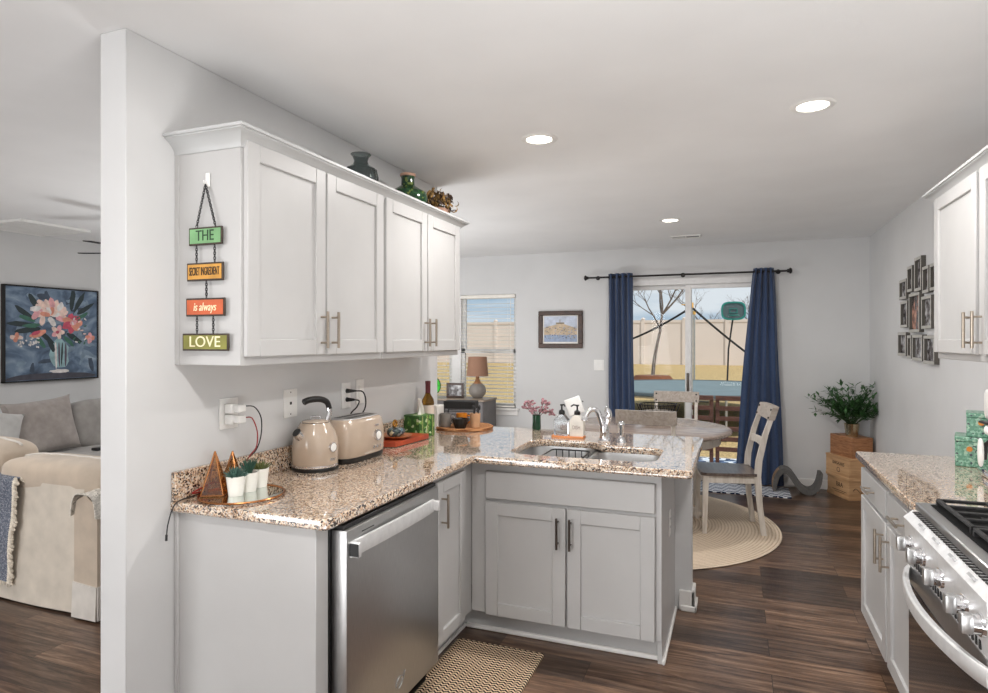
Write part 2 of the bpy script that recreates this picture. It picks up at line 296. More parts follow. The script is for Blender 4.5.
# ------------------------------------------------------------------ geometry builder
class G:
    def __init__(s): s.v = []; s.f = []; s.fm = []; s.mi = 0
    def add(s, vs, fs, m=None):
        o = len(s.v); s.v += [Vector(p) for p in vs]
        for f in fs: s.f.append([o+i for i in f]); s.fm.append(s.mi if m is None else m)
        return s
    def bmd(s, bm, m=None):
        bm.verts.index_update(); s.add([v.co for v in bm.verts], [[v.index for v in f.verts] for f in bm.faces], m); bm.free(); return s
    def box(s, x0, x1, y0, y1, z0, z1, bev=0, m=None, seg=1, rot=None):
        bm = bmesh.new(); bmesh.ops.create_cube(bm, size=1)
        c = Vector(((x0+x1)/2, (y0+y1)/2, (z0+z1)/2)); d = (abs(x1-x0), abs(y1-y0), abs(z1-z0))
        for v in bm.verts: v.co = Vector((v.co.x*d[0], v.co.y*d[1], v.co.z*d[2]))
        if bev: bmesh.ops.bevel(bm, geom=bm.edges[:], offset=min(bev, min(d)*.49), segments=seg, affect='EDGES', profile=.5)
        R = Matrix.Rotation(rot, 3, 'Z') if isinstance(rot, (int, float)) else rot
        for v in bm.verts: v.co = (R @ v.co if R else v.co) + c
        return s.bmd(bm, m)
    def cyl(s, p, q, r, r2=None, n=16, m=None, cap=True):
        p = Vector(p); q = Vector(q); r2 = r if r2 is None else r2
        a = (q-p).normalized(); t = Vector((0, 0, 1)) if abs(a.z) < .9 else Vector((1, 0, 0))
        u = a.cross(t).normalized(); w_ = a.cross(u); vs = []
        for c, rr in ((p, r), (q, r2)):
            for i in range(n): th = 2*PI*i/n; vs.append(c+u*rr*math.cos(th)+w_*rr*math.sin(th))
        fs = [[i, (i+1) % n, n+(i+1) % n, n+i] for i in range(n)]
        if cap: fs += [list(range(n))[::-1], list(range(n, 2*n))]
        return s.add(vs, fs, m)
    def lathe(s, prof, c=(0, 0, 0), n=32, m=None, sx=1, sy=1, flute=0, fn=0, ring=False):
        vs = []; fs = []; k = len(prof)
        for i in range(n):
            th = 2*PI*i/n
            for r, z in prof:
                rr = r*(1+flute*math.cos(fn*th)) if flute else r
                vs.append((c[0]+rr*math.cos(th)*sx, c[1]+rr*math.sin(th)*sy, c[2]+z))
        for i in range(n):
            j = (i+1) % n
            for t in range(k-1): fs.append([i*k+t, j*k+t, j*k+t+1, i*k+t+1])
        if prof[0] == prof[-1] or ring: return s.add(vs, fs, m)
        if prof[0][0] > 1e-5: fs.append([i*k for i in range(n)][::-1])
        if prof[-1][0] > 1e-5: fs.append([i*k+k-1 for i in range(n)])
        return s.add(vs, fs, m)
    def tube(s, pts, r, n=8, closed=False, m=None, flat=1.0):
        P = [Vector(p) for p in pts]; k = len(P); rs = r if isinstance(r, (list, tuple)) else [r]*k; vs = []; u = None
        for i in range(k):
            a = (P[(i+1) % k]-P[i-1]) if closed else (P[min(i+1, k-1)]-P[max(i-1, 0)])
            a = a.normalized() if a.length else Vector((0, 0, 1))
            if u is None:
                t = Vector((0, 0, 1)) if abs(a.z) < .9 else Vector((1, 0, 0)); u = a.cross(t).normalized()
            else:
                u = u-a*u.dot(a); u = u.normalized() if u.length > 1e-6 else a.orthogonal().normalized()
            w_ = a.cross(u)
            for j in range(n): th = 2*PI*j/n; vs.append(P[i]+u*rs[i]*math.cos(th)+w_*rs[i]*flat*math.sin(th))
        fs = []
        for i in range(k if closed else k-1):
            b = ((i+1) % k)*n
            for j in range(n): fs.append([i*n+j, i*n+(j+1) % n, b+(j+1) % n, b+j])
        if not closed: fs += [list(range(n))[::-1], list(range((k-1)*n, k*n))]
        return s.add(vs, fs, m)
    def prism(s, poly, lo, hi, axis='z', m=None, holes=()):
        def mp(a, b, h): return (a, b, h) if axis == 'z' else ((a, h, b) if axis == 'y' else (h, a, b))
        loops = [list(poly)]+[list(h) for h in holes]; flat = [p for l in loops for p in l]; n = len(flat)
        tris = tessellate_polygon([[Vector((a, b, 0)) for a, b in l] for l in loops])
        vs = [mp(a, b, lo) for a, b in flat]+[mp(a, b, hi) for a, b in flat]
        fs = [list(t) for t in tris]+[[i+n for i in t][::-1] for t in tris]; o = 0
        for l in loops:
            for i in range(len(l)): j = (i+1) % len(l); fs.append([o+i, o+j, n+o+j, n+o+i])
            o += len(l)
        return s.add(vs, fs, m)
    def sell(s, c, d, e=.5, e2=None, n=24, m=None, rot=None):
        e2 = e if e2 is None else e2; k = n//2; vs = []; fs = []
        def pw(x, p): return math.copysign(abs(x)**p, x)
        for i in range(k+1):
            ph = -PI/2+PI*i/k
            for j in range(n):
                th = 2*PI*j/n
                p = Vector((d[0]*pw(math.cos(ph), e)*pw(math.cos(th), e2), d[1]*pw(math.cos(ph), e)*pw(math.sin(th), e2), d[2]*pw(math.sin(ph), e)))
                if rot is not None: p = rot @ p
                vs.append(p+Vector(c))
        for i in range(k):
            for j in range(n): fs.append([i*n+j, i*n+(j+1) % n, (i+1)*n+(j+1) % n, (i+1)*n+j])
        return s.add(vs, fs, m)
    def grid(s, fn, nu, nv, m=None, thick=0, closed=False):
        vs = [Vector(fn(i/nu, j/nv)) for j in range(nv+1) for i in range(nu+1)]; fs = []
        for j in range(nv):
            for i in range(nu): a = j*(nu+1)+i; fs.append([a, a+1, a+nu+2, a+nu+1])
        if thick:
            nr = [Vector() for _ in vs]
            for f in fs:
                q = (vs[f[1]]-vs[f[0]]).cross(vs[f[3]]-vs[f[0]])
                for i in f: nr[i] += q
            K = len(vs); vs = vs+[v-(n_.normalized() if n_.length else Vector())*thick for v, n_ in zip(vs, nr)]
            fs = fs+[[i+K for i in f][::-1] for f in fs]
            ring = [i for i in range(nu+1)]+[j*(nu+1)+nu for j in range(1, nv+1)]+[nv*(nu+1)+i for i in range(nu-1, -1, -1)]+[j*(nu+1) for j in range(nv-1, 0, -1)]
            for a in range(len(ring)): b = (a+1) % len(ring); fs.append([ring[b], ring[a], ring[a]+K, ring[b]+K])
        return s.add(vs, fs, m)
    def xf(s, Mx): s.v = [Mx @ v for v in s.v]; return s

OFF = {}
def mesh(name, g, mats, shift=Vector(), ang=38):
    me = bpy.data.meshes.new(name); me.from_pydata([tuple(v-shift) for v in g.v], [], g.f)
    for m in (mats if isinstance(mats, list) else [mats]): me.materials.append(M[m] if isinstance(m, str) else m)
    for p, i in zip(me.polygons, g.fm): p.material_index = i; p.use_smooth = True
    bm = bmesh.new(); bm.from_mesh(me); bmesh.ops.recalc_face_normals(bm, faces=bm.faces[:]); bm.to_mesh(me); bm.free()
    try: me.set_sharp_from_angle(angle=math.radians(ang))
    except Exception: pass
    return me
def tag(o, label, cat, group=None, kind=None):
    if label: o['label'] = label
    if cat: o['category'] = cat
    if group: o['group'] = group
    if kind: o['kind'] = kind
def T(name, label, cat, loc=(0, 0, 0), rz=0, group=None, local=False):
    o = bpy.data.objects.new(name, None); COL.objects.link(o); o.location = loc; o.rotation_euler = (0, 0, rz); o.empty_display_size = .05
    tag(o, label, cat, group); OFF[o] = Vector() if local else Vector(loc); return o
def P(name, g, m, parent, label=None, kind=None):
    off = OFF[parent]; o = bpy.data.objects.new(name, mesh(name, g, m, off)); COL.objects.link(o); o.parent = parent; OFF[o] = off
    tag(o, label, None, None, kind); return o
def base_of(g):
    xs = [v.x for v in g.v]; ys = [v.y for v in g.v]; return Vector(((min(xs)+max(xs))/2, (min(ys)+max(ys))/2, min(v.z for v in g.v)))
def S(name, g, m, label, cat, group=None, kind=None):
    b = base_of(g); o = bpy.data.objects.new(name, mesh(name, g, m, b)); COL.objects.link(o); o.location = b; OFF[o] = b; tag(o, label, cat, group, kind); return o
def ST(name, g, m, label=None, cat=None):
    o = bpy.data.objects.new(name, mesh(name, g, m)); COL.objects.link(o); o['kind'] = 'structure'; OFF[o] = Vector(); tag(o, label, cat); return o
def copy_tree(o, parent=None):
    c = o.copy(); COL.objects.link(c); c.parent = parent; OFF[c] = OFF[o]
    for ch in [x for x in bpy.data.objects if x.parent == o]: copy_tree(ch, c)
    return c
def text(s_, size, depth=.0006, shear=0, space=1.0, xs=1.0):
    cu = bpy.data.curves.new('lettering', 'FONT'); cu.body = s_; cu.size = size; cu.extrude = depth; cu.align_x = 'CENTER'; cu.align_y = 'CENTER'; cu.shear = shear; cu.space_character = space
    o = bpy.data.objects.new('lettering', cu); COL.objects.link(o); bpy.context.view_layer.update()
    me = bpy.data.meshes.new_from_object(o.evaluated_get(bpy.context.evaluated_depsgraph_get())); bpy.data.objects.remove(o); bpy.data.curves.remove(cu)
    g = G(); g.add([(v.co.x*xs, v.co.y, v.co.z) for v in me.vertices], [list(p.vertices) for p in me.polygons]); bpy.data.meshes.remove(me); return g
def rrect(x0, x1, y0, y1, r, n=6):
    out = []
    for cx_, cy_, a in ((x1-r, y1-r, 0), (x0+r, y1-r, 90), (x0+r, y0+r, 180), (x1-r, y0+r, 270)):
        for i in range(n+1): t = math.radians(a+90*i/n); out.append((cx_+r*math.cos(t), cy_+r*math.sin(t)))
    return out
def rpoly(pts, rad, n=6):
    out = []; k = len(pts)
    for i in range(k):
        p = Vector(pts[i]); r = rad[i] if isinstance(rad, (list, tuple)) else rad
        if r <= 0: out.append(tuple(p)); continue
        a = (Vector(pts[i-1])-p).normalized(); b = (Vector(pts[(i+1) % k])-p).normalized(); h = a.angle(b)/2
        d = r/math.tan(h); c = p+(a+b).normalized()*(r/math.sin(h)); s0 = p+a*d-c; s1 = p+b*d-c; tot = s0.angle(s1); sg = 1 if s0.x*s1.y-s0.y*s1.x > 0 else -1
        for j in range(n+1):
            t = sg*tot*j/n; out.append((c.x+s0.x*math.cos(t)-s0.y*math.sin(t), c.y+s0.x*math.sin(t)+s0.y*math.cos(t)))
    return out
def fb(g, fac, pos, u0, u1, d0, d1, z0, z1, bev=0, m=None):
    a, b = sorted((d0, d1))
    if fac == '+x': g.box(pos+a, pos+b, u0, u1, z0, z1, bev, m)
    elif fac == '-x': g.box(pos-b, pos-a, u0, u1, z0, z1, bev, m)
    elif fac == '-y': g.box(u0, u1, pos-b, pos-a, z0, z1, bev, m)
    return g
def fpt(fac, pos, u, d, z): return (pos+d, u, z) if fac == '+x' else ((pos-d, u, z) if fac == '-x' else (u, pos-d, z))
def shaker(fac, pos, u0, u1, z0, z1, s=.06, t=.02):
    g = G(); b = .0025
    fb(g, fac, pos, u0, u0+s, 0, t, z0, z1, b); fb(g, fac, pos, u1-s, u1, 0, t, z0, z1, b)
    fb(g, fac, pos, u0+s, u1-s, 0, t, z1-s, z1, b); fb(g, fac, pos, u0+s, u1-s, 0, t, z0, z0+s, b)
    fb(g, fac, pos, u0+s-.002, u1-s+.002, 0, t-.011, z0+s-.002, z1-s+.002); return g
def pull(fac, pos, u, z0, z1, r=.006, out=.032, horiz=None):
    g = G()
    if horiz:
        z = z0; a, b = horiz; g.cyl(fpt(fac, pos, a, out, z), fpt(fac, pos, b, out, z), r, n=10)
        for q in (a+.022, b-.022): g.cyl(fpt(fac, pos, q, 0, z), fpt(fac, pos, q, out, z), r*.75, n=8)
    else:
        g.cyl(fpt(fac, pos, u, out, z0), fpt(fac, pos, u, out, z1), r, n=10)
        for q in (z0+.022, z1-.022): g.cyl(fpt(fac, pos, u, 0, q), fpt(fac, pos, u, out, q), r*.75, n=8)
    return g

def smooth(pts, k=6):
    P2 = [Vector(p) for p in pts]; sm = []
    for i in range(len(P2)-1):
        p0, p1, p2, p3 = P2[max(i-1, 0)], P2[i], P2[i+1], P2[min(i+2, len(P2)-1)]
        for q in range(k): t = q/k; sm.append(.5*((2*p1)+(-p0+p2)*t+(2*p0-5*p1+4*p2-p3)*t*t+(-p0+3*p1-3*p2+p3)*t**3))
    return sm+[P2[-1]]
# ------------------------------------------------------------------ setting
H = 2.487; W = 3.056; YF = 6.995
g = G(); g.box(-4.52, W+.12, -6.0, YF+.02, -.06, 0); ST('floor', g, 'floor')
g = G(); g.box(-4.52, W+.12, -6.0, YF+.14, H, H+.1); ST('ceiling', g, 'ceil')
g = G(); g.box(W, W+.12, -6.0, YF+.14, 0, H); ST('wall_right', g, 'wall')
g = G(); g.box(-4.52, W+.12, -6.12, -6.0, 0, H); ST('wall_back', g, 'wall')
g = G(); g.box(-4.52, -4.4, -6.0, YF+.14, 0, H); ST('wall_living', g, 'wall')
WX0, WX1, WZ0, WZ1 = -2.12, -.58, .68, 2.03
DX0, DX1, DZ1 = .52, 2.22, 2.155
g = G(); g.prism([(-4.4, 0), (DX0, 0), (DX0, DZ1), (DX1, DZ1), (DX1, 0), (W, 0), (W, H), (-4.4, H)], YF, YF+.14, 'y', holes=[[(WX0, WZ0), (WX1, WZ0), (WX1, WZ1), (WX0, WZ1)]])
ST('wall_far', g, 'wall')
g = G(); g.box(-.118, 0, 1.468, 3.74, 0, H, .003); ST('wall_left', g, 'wall')
g = G(); g.box(.0, 1.615, 3.5875, 3.70, 0, .875); ST('wall_half', g, 'wall')
def baseb(name, pts_boxes):
    g = G()
    for b in pts_boxes:
        g.box(*b, 0, .095, .004)
    ST(name, g, 'trim')
baseb('baseboard_far', [(-4.4, DX0-.03, YF-.015, YF), (DX1+.03, W, YF-.015, YF)])
baseb('baseboard_right', [(W-.015, W, 3.64, YF)])
g = G(); g.box(1.55, 1.632, 3.571, 3.5875, 0, .11, .004); g.box(1.615, 1.632, 3.571, 3.716, 0, .11, .004); g.box(.0, 1.632, 3.70, 3.716, 0, .11, .004); g.box(1.56, 1.642, 3.561, 3.575, 0, .03, .004); g.box(1.63, 1.642, 3.561, 3.72, 0, .03, .004)
ST('baseboard_half', g, 'trim')

# window_1: twin sash with blinds
g = G(); t = .045
for a, b in ((WX0, -1.42), (-1.30, WX1)):
    for z0, z1, yy in ((WZ0, 1.37, YF+.075), (1.33, WZ1, YF+.10)):
        g.box(a, b, yy-.02, yy+.02, z0, z0+t); g.box(a, b, yy-.02, yy+.02, z1-t, z1); g.box(a, a+t, yy-.02, yy+.02, z0, z1); g.box(b-t, b, yy-.02, yy+.02, z0, z1)
g.box(-1.42, -1.30, YF+.03, YF+.14, WZ0, WZ1)
wroot = ST('window_1', g, 'screen')
g = G(); g.box(WX0-.05, WX1+.05, YF-.035, YF+.06, WZ0-.025, WZ0, .004); g.box(WX0-.03, WX1+.03, YF-.012, YF, WZ0-.085, WZ0-.025, .003); P('window_sill', g, 'trim', wroot)
g = G()
for a, b in ((WX0, -1.42), (-1.30, WX1)): g.box(a+.04, b-.04, YF+.073, YF+.077, WZ0+.04, 1.34); g.box(a+.04, b-.04, YF+.098, YF+.102, 1.37, WZ1-.04)
P('window_pane', g, 'glass', wroot)
for k, (a, b, lb) in enumerate(((WX0+.01, -1.43, 'white slatted blind in the window bay beside the kitchen wall end'), (-1.29, WX1-.01, 'white slatted blind in the window bay behind the table lamp'))):
    r = T('window_blind', lb, 'blind', ((a+b)/2, YF+.027, WZ0), group='blinds in the twin window')
    g = G(); z = WZ0+.05
    R = Matrix.Rotation(math.radians(7), 3, 'X')
    while z < WZ1-.07: g.box(a, b, YF+.004, YF+.05, z-.0012, z+.0012, rot=R); z += .044
    P('slat_stack', g, 'blind', r)
    g = G(); g.box(a, b, YF+.0, YF+.052, WZ1-.045, WZ1-.003, .003); P('head_rail', g, 'blind', r)
    g = G(); g.box(a, b, YF+.002, YF+.05, WZ0+.006, WZ0+.024, .003); P('bottom_rail', g, 'blind', r)
    g = G()
    for q in (.14, .5, .86): g.cyl((a+(b-a)*q, YF+.027, WZ0+.02), (a+(b-a)*q, YF+.027, WZ1-.04), .0012, n=5)
    g.cyl((b-.05, YF-.004, 1.15), (b-.05, YF-.004, WZ1-.05), .003, n=6); P('blind_cord', g, 'paper', r)
# door_1: sliding patio door
yd = YF+.07
g = G(); fz = .06
g.box(DX0, DX0+.05, yd-.06, yd+.07, 0, DZ1); g.box(DX1-.05, DX1, yd-.06, yd+.07, 0, DZ1); g.box(DX0+.05, DX1-.05, yd-.06, yd+.07, DZ1-.075, DZ1); g.box(DX0+.05, DX1-.05, yd-.06, yd+.07, 0, .05)
droot = ST('door_1', g, 'screen')
for nm, a, b, yy in (('fixed_panel', DX0+.05, 1.40, yd+.03), ('sliding_panel', 1.335, DX1-.05, yd-.01)):
    g = G(); s_ = .062
    g.box(a, a+s_, yy-.018, yy+.018, .05, DZ1-.075, .003); g.box(b-s_, b, yy-.018, yy+.018, .05, DZ1-.075, .003)
    g.box(a+s_, b-s_, yy-.018, yy+.018, .05, .16, .003); g.box(a+s_, b-s_, yy-.018, yy+.018, DZ1-.12, DZ1-.075, .003); pp = P(nm, g, 'screen', droot)
    g = G(); g.box(a+.05, b-.05, yy-.003, yy+.003, .15, DZ1-.11); P('door_pane', g, 'glass', pp)
    if nm == 'sliding_panel':
        g = G(); g.box(a+.015, a+.04, yy-.045, yy-.018, .93, 1.13, .006); P('door_handle', g, 'bronze', pp)


# ------------------------------------------------------------------ outdoors
def gz(y): return -.14 if y < 8.5 else (-.14+(y-8.5)*.049 if y < 24 else .62)
g = G(); g.grid(lambda u, v: (-45+90*u, -6+66*v, gz(-6+66*v)-.02), 30, 66); ST('ground', g, 'grass')
g = G(); g.box(-3.5, 5, YF+.15, 9.0, -.2, -.10); ST('patio_slab', g, 'patio', 'grey concrete patio slab outside the sliding door')
fr = T('vinyl_fence', 'pale vinyl privacy fence along the back of the yard', 'fence', (0, 24, .6))
for k in range(-9, 9):
    x0 = .08+k*1.48
    g = G(); g.box(x0+.06, x0+1.42, 23.98, 24.02, .58, 2.22); g.box(x0+.06, x0+1.42, 23.96, 24.04, 2.15, 2.25); P('fence_panel', g, 'fence', fr)
    g = G(); g.box(x0-.065, x0+.065, 23.94, 24.06, .55, 2.30); g.lathe([(.1, 0), (.0, .06)], (x0, 24, 2.30), 4); P('fence_post', g, 'fence', fr)
def tree(name, loc, h, seed, label, lean=0):
    rnd = random.Random(seed); g = G()
    def br(p, d, l, r, dep):
        pts = [p]; q = Vector(p); dd = Vector(d)
        for i in range(4):
            dd = (dd+Vector((rnd.uniform(-.12, .12), rnd.uniform(-.12, .12), .05))).normalized(); q = q+dd*l/4; pts.append(q.copy())
        g.tube(pts, [r*(1-.12*i) for i in range(5)], 6 if dep < 2 else 4)
        if dep < 4:
            for i in range(3 if dep else 5):
                a = rnd.uniform(0, 2*PI); o = Vector((math.cos(a), math.sin(a), 0)); st = pts[rnd.choice((2, 3, 4))]
                br(st, (dd*.75+o*rnd.uniform(.45, .9)).normalized(), l*rnd.uniform(.5, .75), r*.5, dep+1)
    br(Vector(loc), (lean, 0, 1), h*.42, h*.014, 0)
    return S(name, g, 'bark', label, 'tree')
g = G(); g.lathe([(0, .10), (.5, .08), (.62, -.06)], (-.45, 19, gz(19)), 28, sy=1.0); S('mulch_ring', g, 'mulch', 'round brown mulch bed at the foot of the bare young tree', 'mulch bed')
tree('bare_tree', (-.45, 19, gz(19)), 4.6, 5, 'bare young tree growing out of the mulch bed', .06)
tree('bare_tree', (-4.8, 31, .6), 6.5, 9, 'large bare tree beyond the fence, seen at the curtain edge')
for k, (x, yy, h, lb) in enumerate(((2.9, 34, 4.2, 'small bare tree beyond the fence behind the basketball backboard'), (.1, 36, 4.4, 'small bare tree beyond the fence beside the trampoline pole'))):
    tree('bare_tree', (x, yy, .6), h, 21+k, lb)
# trampoline
tc_ = Vector((1.2, 12.3, 0)); tr_ = 2.1; zb = .62
tp = T('trampoline', 'large round grey trampoline with net poles on the dry lawn', 'trampoline', (tc_.x, tc_.y, gz(12.3)))
g = G(); g.cyl((tc_.x, tc_.y, zb-.02), (tc_.x, tc_.y, zb), tr_-.12, n=64); P('jumping_bed', g, 'trbed', tp)
g = G(); g.lathe([(tr_-.14, zb+.006), (tr_+.02, zb+.006), (tr_+.04, zb-.03), (tr_-.14, zb-.006), (tr_-.14, zb+.006)], tc_, 48); P('edge_pad', g, 'trpad', tp)
g = G(); g.tube([(tc_.x+tr_*math.cos(a*PI/24), tc_.y+tr_*math.sin(a*PI/24), zb-.05) for a in range(48)], .022, 8, True); P('rim_frame', g, 'galv', tp)
for k in range(6):
    a = -PI/2+k*PI/3+.1; g = G(); p = Vector((tc_.x+tr_*math.cos(a), tc_.y+tr_*math.sin(a), 0)); q = Vector((-math.sin(a), math.cos(a), 0))*.3
    g.tube([p-q+Vector((0, 0, zb-.05)), p-q+Vector((0, 0, gz(p.y))), p+q+Vector((0, 0, gz(p.y))), p+q+Vector((0, 0, zb-.05))], .02, 8); P('leg', g, 'galv', tp)
poles = [((1.20, 10.22), 2.02), ((1.0, 14.35), 2.08), ((-.60, 13.3), 2.08), ((2.95, 13.4), 2.02), ((-.55, 11.05), 1.62), ((2.75, 10.9), .95)]
for k, ((x, yy), zt) in enumerate(poles[:4]):
    g = G(); g.tube([(x, yy, gz(yy)), (x, yy, zt)], .02, 8); pl = P('net_pole', g, 'galv', tp)
    g = G(); g.cyl((x, yy, zt-.03), (x, yy, zt+.05), .035, .03, 10); g.cyl((x-.15, yy, zt+.02), (x, yy, zt+.02), .008, .012, 6); P('pole_cap', g, 'foamy', pl)
def sag(a, b, s_, n=14): return [Vector(a).lerp(Vector(b), i/n)+Vector((0, 0, -s_*4*(i/n)*(1-i/n))) for i in range(n+1)]
g = G(); g.tube(sag((1.20, 10.22, 2.0), (-.55, 11.05, 1.30), .10), .017, 6); g.tube(sag((1.20, 10.22, 2.0), (2.75, 10.9, .74), .06), .017, 6); P('net_rope', g, 'blackm', tp)
bh = T('basketball_hoop', 'small basketball backboard with teal rim on a thin pole at the trampoline', 'basketball hoop', (1.66, 14.48, .6))
g = G(); g.tube([(1.66, 14.48, gz(14.4)), (1.70, 14.48, 1.3), (1.80, 14.48, 2.05)], .018, 8); P('pole', g, 'iron', bh)
def ell(cx_, cz_, a, b, n=32): return [(cx_+a*math.copysign(abs(math.cos(2*PI*i/n))**.6, math.cos(2*PI*i/n)), cz_+b*math.copysign(abs(math.sin(2*PI*i/n))**.6, math.sin(2*PI*i/n))) for i in range(n)]
g = G(); g.prism(ell(1.80, 2.12, .235, .185), 14.42, 14.45, 'y'); P('backboard', g, 'board', bh)
g = G(); g.prism(ell(1.80, 2.12, .25, .20), 14.405, 14.455, 'y', holes=[ell(1.80, 2.12, .215, .165)]); g.prism([(1.72, 2.07), (1.88, 2.07), (1.88, 2.17), (1.72, 2.17)], 14.405, 14.422, 'y', holes=[[(1.735, 2.083), (1.865, 2.083), (1.865, 2.157), (1.735, 2.157)]]); P('board_rim', g, 'teal', bh)
g = G(); g.tube([(1.80+.11*math.cos(a*PI/10), 14.28+.11*math.sin(a*PI/10), 2.02) for a in range(20)], .008, 6, True); g.cyl((1.80, 14.38, 2.02), (1.80, 14.43, 2.02), .012, n=6); P('hoop_ring', g, 'teal', bh)
for k, (a, b, lb) in enumerate(((1.27, 1.585, 'slatted brown wooden panel outside, nearer the door stile'), (1.61, 1.95, 'slatted brown wooden panel outside, beside the right curtain'))):
    r = T('slatted_panel', lb, 'wood panel', ((a+b)/2, 8.2, -.1), group='slatted wooden panels on the patio')
    g = G(); g.box(a, a+.045, 8.18, 8.22, -.1, .80, .004); P('post', g, 'rail', r); g = G(); g.box(b-.045, b, 8.18, 8.22, -.1, .80, .004); P('post', g, 'rail', r)
    g = G()
    for i in range(6): g.box(a, b, 8.165, 8.18, .745-i*.125, .745-i*.125+.055, .003)
    P('slat_row', g, 'rail', r)
g = G(); g.box(.7, 2.6, 7.35, 8.9, -.1, -.092); S('patio_rug', g, 'mato', 'blue and white patterned rug outside the sliding door', 'rug')
# ------------------------------------------------------------------ kitchen: wall cabinets on the left wall
XF = .29
def wall_cab(y0, y1, doors, label, group, x0, fac, pos, mt, bodyx, pulls, zb=1.39, zt=2.165):
    c = T('kitchen_cabinet', label, 'cabinet', (sum(bodyx)/2, (y0+y1)/2, zb), group=group)
    g = G(); g.box(bodyx[0], bodyx[1], y0, y1, zb, zt, .002)
    if fac == '+x':
        g.box(bodyx[0], bodyx[0]+.018, y0-.004, y0+.004, zb, zt)
    P('cabinet_body', g, mt, c)
    for (a, b), pu in zip(doors, pulls):
        d = P('door', shaker(fac, pos, a, b, 1.42, 2.15), mt, c); P('door_handle', pull(fac, pos+(.02 if fac == '+x' else -.02), pu, 1.445, 1.59), 'nickel', d)
    return c
wall_cab(1.66, 2.556, ((1.672, 2.103), (2.113, 2.546)), 'grey wall cabinet with the hanging word sign on its side', 'grey wall cabinets on the left wall', 0, '+x', XF, 'cab', (0.001, XF), (2.072, 2.144))
wall_cab(2.560, 3.425, ((2.570, 2.990), (3.000, 3.412)), 'grey wall cabinet over the toaster, under the dried flowers', 'grey wall cabinets on the left wall', 0, '+x', XF, 'cab', (0.001, XF), (2.958, 3.032))
def crown(name, path, label, mt='crown'):
    prof = [(.0, -.036), (.005, -.036), (.006, -.026), (.010, -.018), (.018, -.008), (.030, .003), (.043, .011), (.047, .013), (.047, .017), (.054, .018), (.054, .028), (0, .028)]
    vs = []; fs = []; k = len(prof)
    for (x, y, nx, ny) in path:
        for o, z in prof: vs.append((x+nx*o, y+ny*o, 2.16+z))
    for i in range(len(path)-1):
        for j in range(k): a = i*k+j; b = i*k+(j+1) % k; fs.append([a, b, b+k, a+k])
    fs += [list(range(k)), list(range((len(path)-1)*k, len(path)*k))[::-1]]
    g = G(); g.add(vs, fs); return S(name, g, mt, label, 'molding')
crown('crown_molding', [(.001, 1.66, 0, -1), (XF, 1.66, 1, -1), (XF, 3.425, 1, 1), (.001, 3.425, 0, 1)], 'grey crown molding round the top of the left wall cabinets')
# hanging sign
hs = T('hanging_sign', 'hanging four-board sign reading THE SECRET INGREDIENT is always LOVE', 'sign', (.152, 1.655, 1.44))
for x0, x1, z0, z1, mt, tm, tx, sz, sh, xs in ((.080, .227, 1.801, 1.862, 's_green', 't_green', 'THE', .052, 0, .85), (.071, .231, 1.679, 1.741, 's_gold', 't_brown', 'SECRET INGREDIENT', .040, 0, .355), (.067, .238, 1.558, 1.620, 's_org', 't_cream', 'is always', .040, .25, .72), (.051, .254, 1.440, 1.499, 's_olive', 't_cream', 'LOVE', .052, 0, 1.12)):
    g = G(); g.box(x0, x1, 1.6425, 1.650, z0, z1, .0015, 0); g.box(x0+.006, x1-.006, 1.6415, 1.6435, z0+.006, z1-.006, 0, 1); bd = P('sign_board', g, ['s_edge', mt], hs)
    t_ = text(tx, sz, .0008, sh, 1.0, xs); t_.xf(Matrix.Translation(((x0+x1)/2, 1.6408, (z0+z1)/2)) @ Matrix.Rotation(PI/2, 4, 'X')); P('lettering', t_, tm, bd)
def chain(a, b, link=.011):
    g = G(); a = Vector(a); b = Vector(b); L = (b-a).length; n = max(2, int(L/(link*.72)))
    d = (b-a).normalized(); sd = Vector((0, 1, 0)); sw = d.cross(sd).normalized()
    for i in range(n):
        c = a.lerp(b, (i+.5)/n); q = sw if i % 2 else (sw*.25+sd*.25)
        g.tube([c+d*link*.6*math.cos(t*PI/5)+q*link*.42*math.sin(t*PI/5) for t in range(10)], .0013, 5, True)
    return g
for a, b in (((.152, 1.646, 2.008), (.112, 1.646, 1.863)), ((.152, 1.646, 2.008), (.196, 1.646, 1.863)), ((.112, 1.646, 1.80), (.112, 1.646, 1.742)), ((.192, 1.646, 1.80), (.192, 1.646, 1.742)), ((.156, 1.646, 1.678), (.156, 1.646, 1.621)), ((.114, 1.646, 1.557), (.114, 1.646, 1.50)), ((.186, 1.646, 1.557), (.186, 1.646, 1.50))):
    P('chain', chain(a, b), 'iron', hs)
g = G(); g.box(.143, .161, 1.652, 1.6595, 2.00, 2.05, .003); g.tube([(.152, 1.652, 2.022), (.152, 1.645, 2.010), (.152, 1.640, 2.012), (.152, 1.638, 2.020)], .002, 6); S('adhesive_hook', g, 'white', 'clear stick-on hook holding the word sign', 'hook')
